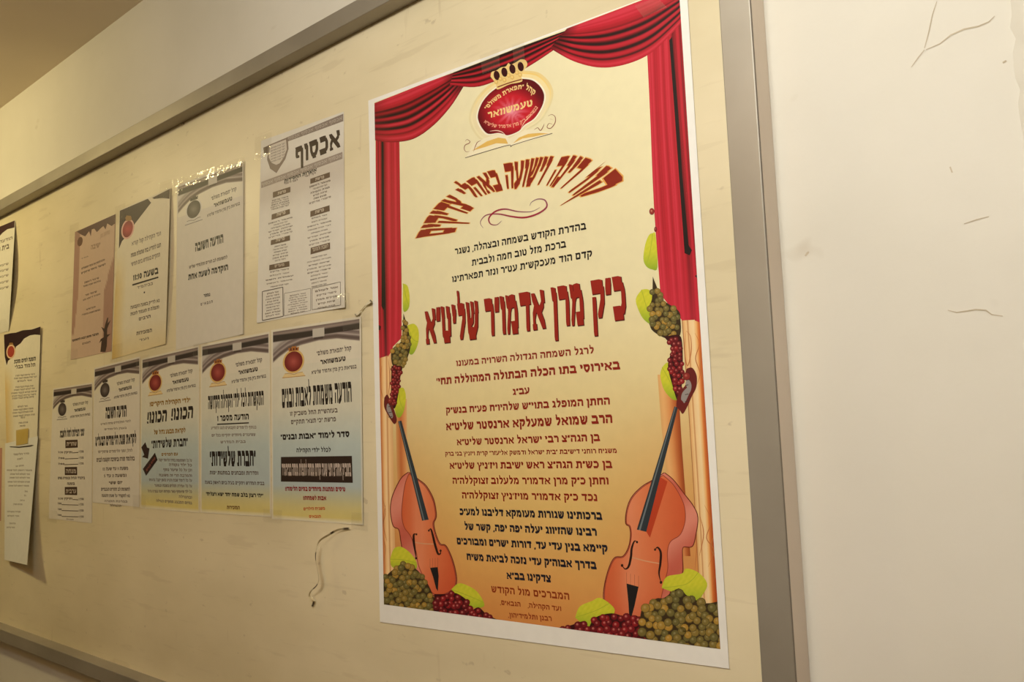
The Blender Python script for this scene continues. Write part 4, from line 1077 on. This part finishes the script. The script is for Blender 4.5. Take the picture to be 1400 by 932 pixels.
n1 = Sheet('notice', [(102.5, 317), (158, 292.5), (152.5, 480), (96.5, 492)], 'pinkish brown notice with dark drapery on top and a dark flower stem below', 'notice', n=(40, 40),
           paperfn=lambda u, v: mixc((200, 172, 150), (160, 120, 104), (1 if (u < .14 - .12 * max(0, v - .5) / .5 * (v > .5) and v < .8) or u > .99 - .22 * min(1, max(0, v - .3) / .25) else 0) * .8))
CT = (90, 290, 8.47); CU = (90, 390, 8.47)
bars(n1, [(CT, [(125, 225), (575, 22), (570, 130), (530, 160), (480, 130), (460, 200), (435, 160), (400, 190), (360, 230), (330, 190), (300, 200), (290, 280), (270, 220), (225, 280), (180, 260)])], (92, 64, 58), 'printed_drape', 'dark scalloped drapery')
a = Art(n1, 'printed_emblem', CT); a.region(ell(165, 340, 30, 55, 14, .2), lambda x, y: (104, 70, 52), 3); a.build()
a = Art(n1, 'printed_flower', CU)
a.poly([(400, 770), (415, 640), (385, 670), (405, 620), (440, 600), (440, 540), (410, 480), (445, 500), (460, 440), (480, 375), (492, 372), (485, 440), (520, 400), (480, 500), (478, 570), (520, 560), (480, 600), (475, 700), (460, 770)], (66, 48, 40)); a.build()
lines(n1, [(CT, 'פתיחת זמן', (400, 300), (510, 250), 45, (184, 156, 134), 1.2), (CT, 'ישיבה', (290, 435), (400, 400), 50, (160, 132, 112), 1.2), (CT, 'בס"ד', (175, 548), (260, 515), 12, LIGHT), (CT, 'הרינו להזמין את ציבור המתפללים', (182, 665), (452, 560), 20, MIDG, 1.3), (CT, 'לשיעור מיוחד שיתקיים', (178, 718), (462, 610), 20, MIDG, 1.3),
           (CT, 'שיעור ראשון', (215, 826), (385, 770), 20, MIDG, 1), (CT, 'בהלכות שבת ומועד', (200, 870), (405, 802), 18, MIDG, 1), (CU, 'שיעור שני', (225, 125), (360, 80), 20, MIDG, 1), (CU, 'בעניני דיומא וחג', (198, 182), (400, 106), 18, MIDG, 1),
           (CU, 'שיעור שלישי', (235, 292), (345, 255), 18, MIDG, 1), (CU, 'בפרשת השבוע ובהפטרה', (185, 352), (400, 290), 18, MIDG, 1), (CU, 'הציבור מוזמן לבוא ולהשתתף', (75, 652), (380, 572), 22, BLK, 1.3), (CU, 'הגבאים', (190, 688), (285, 662), 20, MIDG, 1.2)])

# sheets at the far left, hanging loose
def fromright(tr, br, width):
    a, b = plane(*tr), plane(*br)
    l, m = topx(np.array([a[0] - width, a[1] - .004])), topx(np.array([b[0] - width, b[1]]))
    return [tuple(l), tr, br, tuple(m)]
l1 = Sheet('notice', fromright((21, 301), (12, 452), .21), 'pale notice with dark top, cut off by the left edge of the photo', 'notice', n=(20, 20), lift=lambda u, v: .012 * np.clip(u, 0, 1) ** 5 * np.sin(np.clip(v, 0, 1) * 3.1), paper=(228, 222, 206))
CX = (0, 290, 5.83)
bars(l1, [(CX, [(-380, 270), (118, 66), (116, 122), (60, 135), (20, 165), (-10, 200), (-120, 260), (-380, 400)])], (66, 40, 40), 'printed_corner', 'dark top band')
lines(l1, [(CX, 'הודעה לציבור המתפללים', (-280, 345), (100, 215), 22, LIGHT, 1.1), (CX, 'בית המדרש הגדול', (-200, 375), (72, 288), 34, MIDG, 1.2)] + [(CX, 'שיעור ביום ראשון בשבוע', (-250, y + 80), (68, y), 16, LIGHT, 1.1) for y in (418, 462, 508, 556, 602)])

l2 = Sheet('notice', [(5.5, 459), (55.6, 446), (50.5, 612), (9, 618)], 'cream notice with black wavy top and small red emblem at far left, yellow tape below', 'notice', n=(24, 30), lift=curl(.003, 0, 0, .001), paperfn=lambda u, v: mixc((230, 222, 200), (216, 176, 96), max(0, 1 - u / .28) * min(1, max(0, v - .2) * 5) * .7))
CV = (0, 440, 5.483)
bars(l2, [(CV, [(30, 96), (80, 84), (120, 80), (170, 62), (240, 56), (304, 34), (302, 98), (262, 94), (225, 100), (180, 125), (155, 160), (120, 185), (100, 260), (62, 290), (50, 325), (36, 260)])], (50, 28, 30), 'printed_corner', 'black wavy top')
a = Art(l2, 'printed_emblem', CV); a.region(ell(82, 222, 34, 54, 16, .1), lambda x, y: (226, 190, 150), 3); a.region(ell(82, 222, 25, 42, 16, .1), lambda x, y: (170, 66, 50), 3, 4e-6); a.poly([(66, 172), (72, 156), (94, 154), (102, 170)], (150, 110, 60), 6e-6); a.build()
rows = [(CV, 'הזמנה לסיום מסכת', (106, 312), (268, 288), 26, BLK, 1.3), (CV, 'תלמוד בבלי', (112, 352), (266, 332), 24, MIDG, 1.1)]
for y, x0, x1 in ((405, 115, 262), (425, 105, 275), (448, 130, 240), (492, 115, 250), (512, 105, 262), (535, 85, 275), (557, 90, 270), (575, 92, 255), (640, 132, 208), (662, 100, 250), (684, 95, 248), (708, 98, 262), (724, 155, 188), (762, 140, 210), (786, 148, 190)):
    rows.append((CV, WORDS[y % 8] + (' לכבוד התורה' if x1 - x0 > 120 else ''), (x0, y - 2 + (x1 - x0) * .045), (x1, y - 2 - (x1 - x0) * .045), 11, LIGHT, 1.1))
lines(l2, rows)
l3 = Sheet('notice', [(7, 606), (52, 596), (37, 772), (6, 765)], 'long white sheet of faint lines curling off the board below the yellow tape', 'notice', n=(24, 40), base=.0012,
           lift=lambda u, v: .030 * np.clip(v, 0, 1) ** 1.6 * (0.35 + .65 * np.clip(u, 0, 1)) + .004 * np.clip(u, 0, 1) ** 3, paper=(228, 226, 218))
CW = (0, 590, 4.9)
rows = [(CW, 'סדר הלימוד', (90, 160), (195, 152), 12, LIGHT), (CW, 'לשבת', (115, 190), (152, 184), 10, LIGHT), (CW, 'מנחם אב', (105, 236), (160, 230), 9, LIGHT)]
for y, x0, x1 in ((262, 45, 215), (288, 68, 200), (312, 65, 200), (340, 52, 200), (366, 58, 195), (404, 165, 185), (432, 162, 175), (464, 135, 165), (490, 90, 150), (540, 48, 138), (568, 50, 128), (618, 62, 105), (645, 45, 100)):
    rows.append((CW, WORDS[y % 8] + (' לכל שומע' if x1 - x0 > 100 else ''), (x0, y), (x1, y + 1), 9, LIGHT, 1.2))
lines(l3, rows)
bars(l3, [(CW, [(62, 98), (130, 100), (215, 88), (228, 92), (205, 100), (130, 108), (70, 104)])], (60, 50, 44), 'printed_rule')
l4 = Sheet('notice', fromright((3, 612), (1.5, 712), .21), 'faded pink sheet showing only as a sliver at the left edge of the photo', 'notice', n=(8, 12), paper=(190, 140, 120), base=.0003)

# ------------------------------------------------------------------ tapes, pin, torn tape
def tape(sheet, pts, mat=M_TAPE, lift=0.0010, name='adhesive_tape', lab=None):
    """a strip of tape given by its four corners in picture coordinates"""
    p = np.array(pts, float)
    n = 7; rng3 = random.Random(int(p.sum()))
    A = np.array([p[0] + (p[1] - p[0]) * t for t in np.linspace(0, 1, n)])
    B = np.array([p[3] + (p[2] - p[3]) * t for t in np.linspace(0, 1, n)])
    rows = [A + (B - A) * t for t in np.linspace(0, 1, 5)]
    g = np.vstack(rows); P = plane(g[:, 0], g[:, 1])
    W = sheet.world(P, lift)
    W[:, 1] -= np.array([rng3.uniform(0, .0006) for _ in W])
    W2 = W.copy(); W2[:, 1] += 6e-5
    k = len(W)
    f = [(j * n + i, (j + 1) * n + i, (j + 1) * n + i + 1, j * n + i + 1) for j in range(4) for i in range(n - 1)]
    o = mesh_obj(name, W - sheet.org, f, mat, sheet.root, smooth=True)
    if lab: o['label'] = lab
    return o
tape(n3, [(252, 243), (334, 213), (334, 227), (253, 256)], lift=.0012)
tape(n3, [(236, 246), (250, 241), (250, 262), (236, 267)])
tape(n2, [(218, 250), (238, 243), (237, 268), (218, 274)])
tape(n2, [(157, 283), (172, 277), (171, 300), (156, 305)])
tape(n2, [(152, 472), (168, 468), (167, 492), (151, 496)])
tape(n1, [(96, 308), (108, 303), (107, 328), (95, 332)])
tape(n1, [(92, 478), (106, 476), (105, 497), (91, 500)])
tape(n4, [(349, 188), (372, 180), (370, 212), (348, 220)])
tape(n4, [(455, 404), (478, 400), (478, 424), (455, 428)])
tape(s4, [(468, 432), (506, 424), (506, 446), (469, 452)])
tape(s4, [(480, 700), (504, 700), (503, 726), (480, 722)])
tape(s4, [(360, 695), (386, 697), (386, 716), (360, 713)])
tape(s3, [(264, 470), (284, 466), (284, 486), (264, 490)])
tape(s2, [(186, 488), (204, 484), (203, 504), (186, 508)])
tape(s0, [(64, 696), (78, 698), (78, 716), (64, 713)])
tape(s1, [(182, 676), (200, 676), (200, 696), (182, 696)])
tape(l2, [(50, 586), (68, 584), (68, 600), (50, 601)])
tape(l2, [(-4, 438), (14, 434), (14, 452), (-4, 457)])
tape(poster, [(656, 76), (682, 66), (684, 92), (660, 101)])
tape(poster, [(868, 8), (898, -4), (912, 10), (880, 24)], lift=.0016)
tape(poster, [(700, 62), (716, 56), (718, 84), (703, 90)])
tape(l3, [(22, 588), (39, 585), (38, 606), (22, 609)], M_TAPEY, .0012, lab='yellowed piece of tape')

def ribbon(name, pts, w, mat, liftfn, label, cat, cols=None, parent=None):
    p = smooth(np.array(pts, float), 6); n = len(p)
    v, f = [], []
    for i in range(n):
        t = i / (n - 1)
        d = p[min(i + 1, n - 1)] - p[max(i - 1, 0)]; d /= np.linalg.norm(d) + 1e-9
        nn = np.array([-d[1], d[0]]) * w / 2 * (.6 + .4 * math.sin(7 * t + 1))
        l = liftfn(t)
        tw = .002 * math.sin(t * 9)
        v.append(at(*(p[i] + nn), l + tw)); v.append(at(*(p[i] - nn), max(l - tw, .0006)))
    for i in range(n - 1): f.append((2 * i, 2 * i + 1, 2 * i + 3, 2 * i + 2))
    org = np.mean(v, axis=0); v = [q - org for q in v]
    cc = [lin(cols(i // 2 / (n - 1))) for i in range(2 * n)] if cols else None
    o = mesh_obj(name, v, f, mat, None, cc)
    o.location = org
    m = o.modifiers.new('thickness', 'SOLIDIFY'); m.thickness = .00025
    set_tags(o, label, cat)
    return o
def tcol(t):
    k = math.sin(t * 21) + .6 * math.sin(t * 47 + 1)
    return (92, 78, 60) if k > .75 else (212, 198, 162)
ribbon('torn_tape', [(478, 722), (462, 724), (449, 731), (437, 739), (433, 750), (431.5, 762), (434, 778), (436, 791), (433, 800), (425, 808), (423, 815), (429, 821), (427, 829)], 2.8, M_PAPER,
       lambda t: .002 + .012 * math.sin(t * 3.1), 'thin torn twist of tape hanging under the notice with the black box', 'tape', tcol)
ribbon('tape_strip', [(486, 431), (492, 426), (499, 418), (508, 411)], 3.6, M_PAPER, lambda t: .003, 'short pale strip of tape reaching from the black box notice to the poster edge', 'tape', lambda t: (214, 204, 176) if abs(t - .5) < .42 else (120, 110, 90))

# small bent pin in the board under the top rail
p0 = at(252, 169, 0.0)
v, f = [], []
path = [(0, 0.002, 0.001), (0, -.004, 0), (0.0004, -.006, -.001), (0.0006, -.0064, -.004)]
for i, c in enumerate(path):
    for k in range(6):
        an = k * math.pi / 3; r = .0009
        v.append((c[0] + r * math.cos(an), c[1] + (0 if i < 2 else r * math.sin(an) * .7), c[2] + (r * math.sin(an) if i < 2 else 0)))
for i in range(3):
    for k in range(6):
        f.append((i * 6 + k, i * 6 + (k + 1) % 6, (i + 1) * 6 + (k + 1) % 6, (i + 1) * 6 + k))
f.append(tuple(range(18, 24)))
o = mesh_obj('bent_pin', v, f, M_STEEL); o.location = tuple(p0)
set_tags(o, 'small bent metal pin in the board just under the top rail', 'pin')

# lamps on the ceiling, outside the frame; the amber one is an added fill
def lamp(loc, sx, sy, color, strength, label):
    e = bpy.data.objects.new('ceiling_lamp', None); COL.objects.link(e)
    e.location = (loc[0], loc[1], CEILZ); set_tags(e, label, 'lamp')
    v, f = [], []; box(v, f, (-sx / 2 - .03, -sy / 2 - .03, -.06), (sx / 2 + .03, sy / 2 + .03, -.001))
    mesh_obj('housing', v, f, M_ALU2, e)
    m, nt, p, N, L = mat_new('lamp_diffuser')
    p.inputs['Emission Color'].default_value = color; p.inputs['Emission Strength'].default_value = strength
    n = N.new('ShaderNodeTexNoise'); n.inputs['Scale'].default_value = 8
    r = N.new('ShaderNodeMapRange'); r.inputs['To Min'].default_value = .3; r.inputs['To Max'].default_value = .5
    L.new(n.outputs['Fac'], r.inputs['Value']); L.new(r.outputs[0], p.inputs['Roughness'])
    v, f = [], []; box(v, f, (-sx / 2, -sy / 2, -.068), (sx / 2, sy / 2, -.0602))
    mesh_obj('diffuser', v, f, m, e)
lamp(KEY_LOC, .6, .15, (.96, 1, .97, 1), 3, 'white ceiling lamp in front of the right part of the board')
lamp(WARM_LOC, .5, .15, (1, .86, .38, 1), 3, 'yellow ceiling lamp near the left part of the board')
lamp(FILL_LOC, 1.2, .25, (1, .6, .25, 1), .6, 'added long amber fill lamp on the ceiling, standing in for warm bounce')  # added fixture for the amber fill, no known source
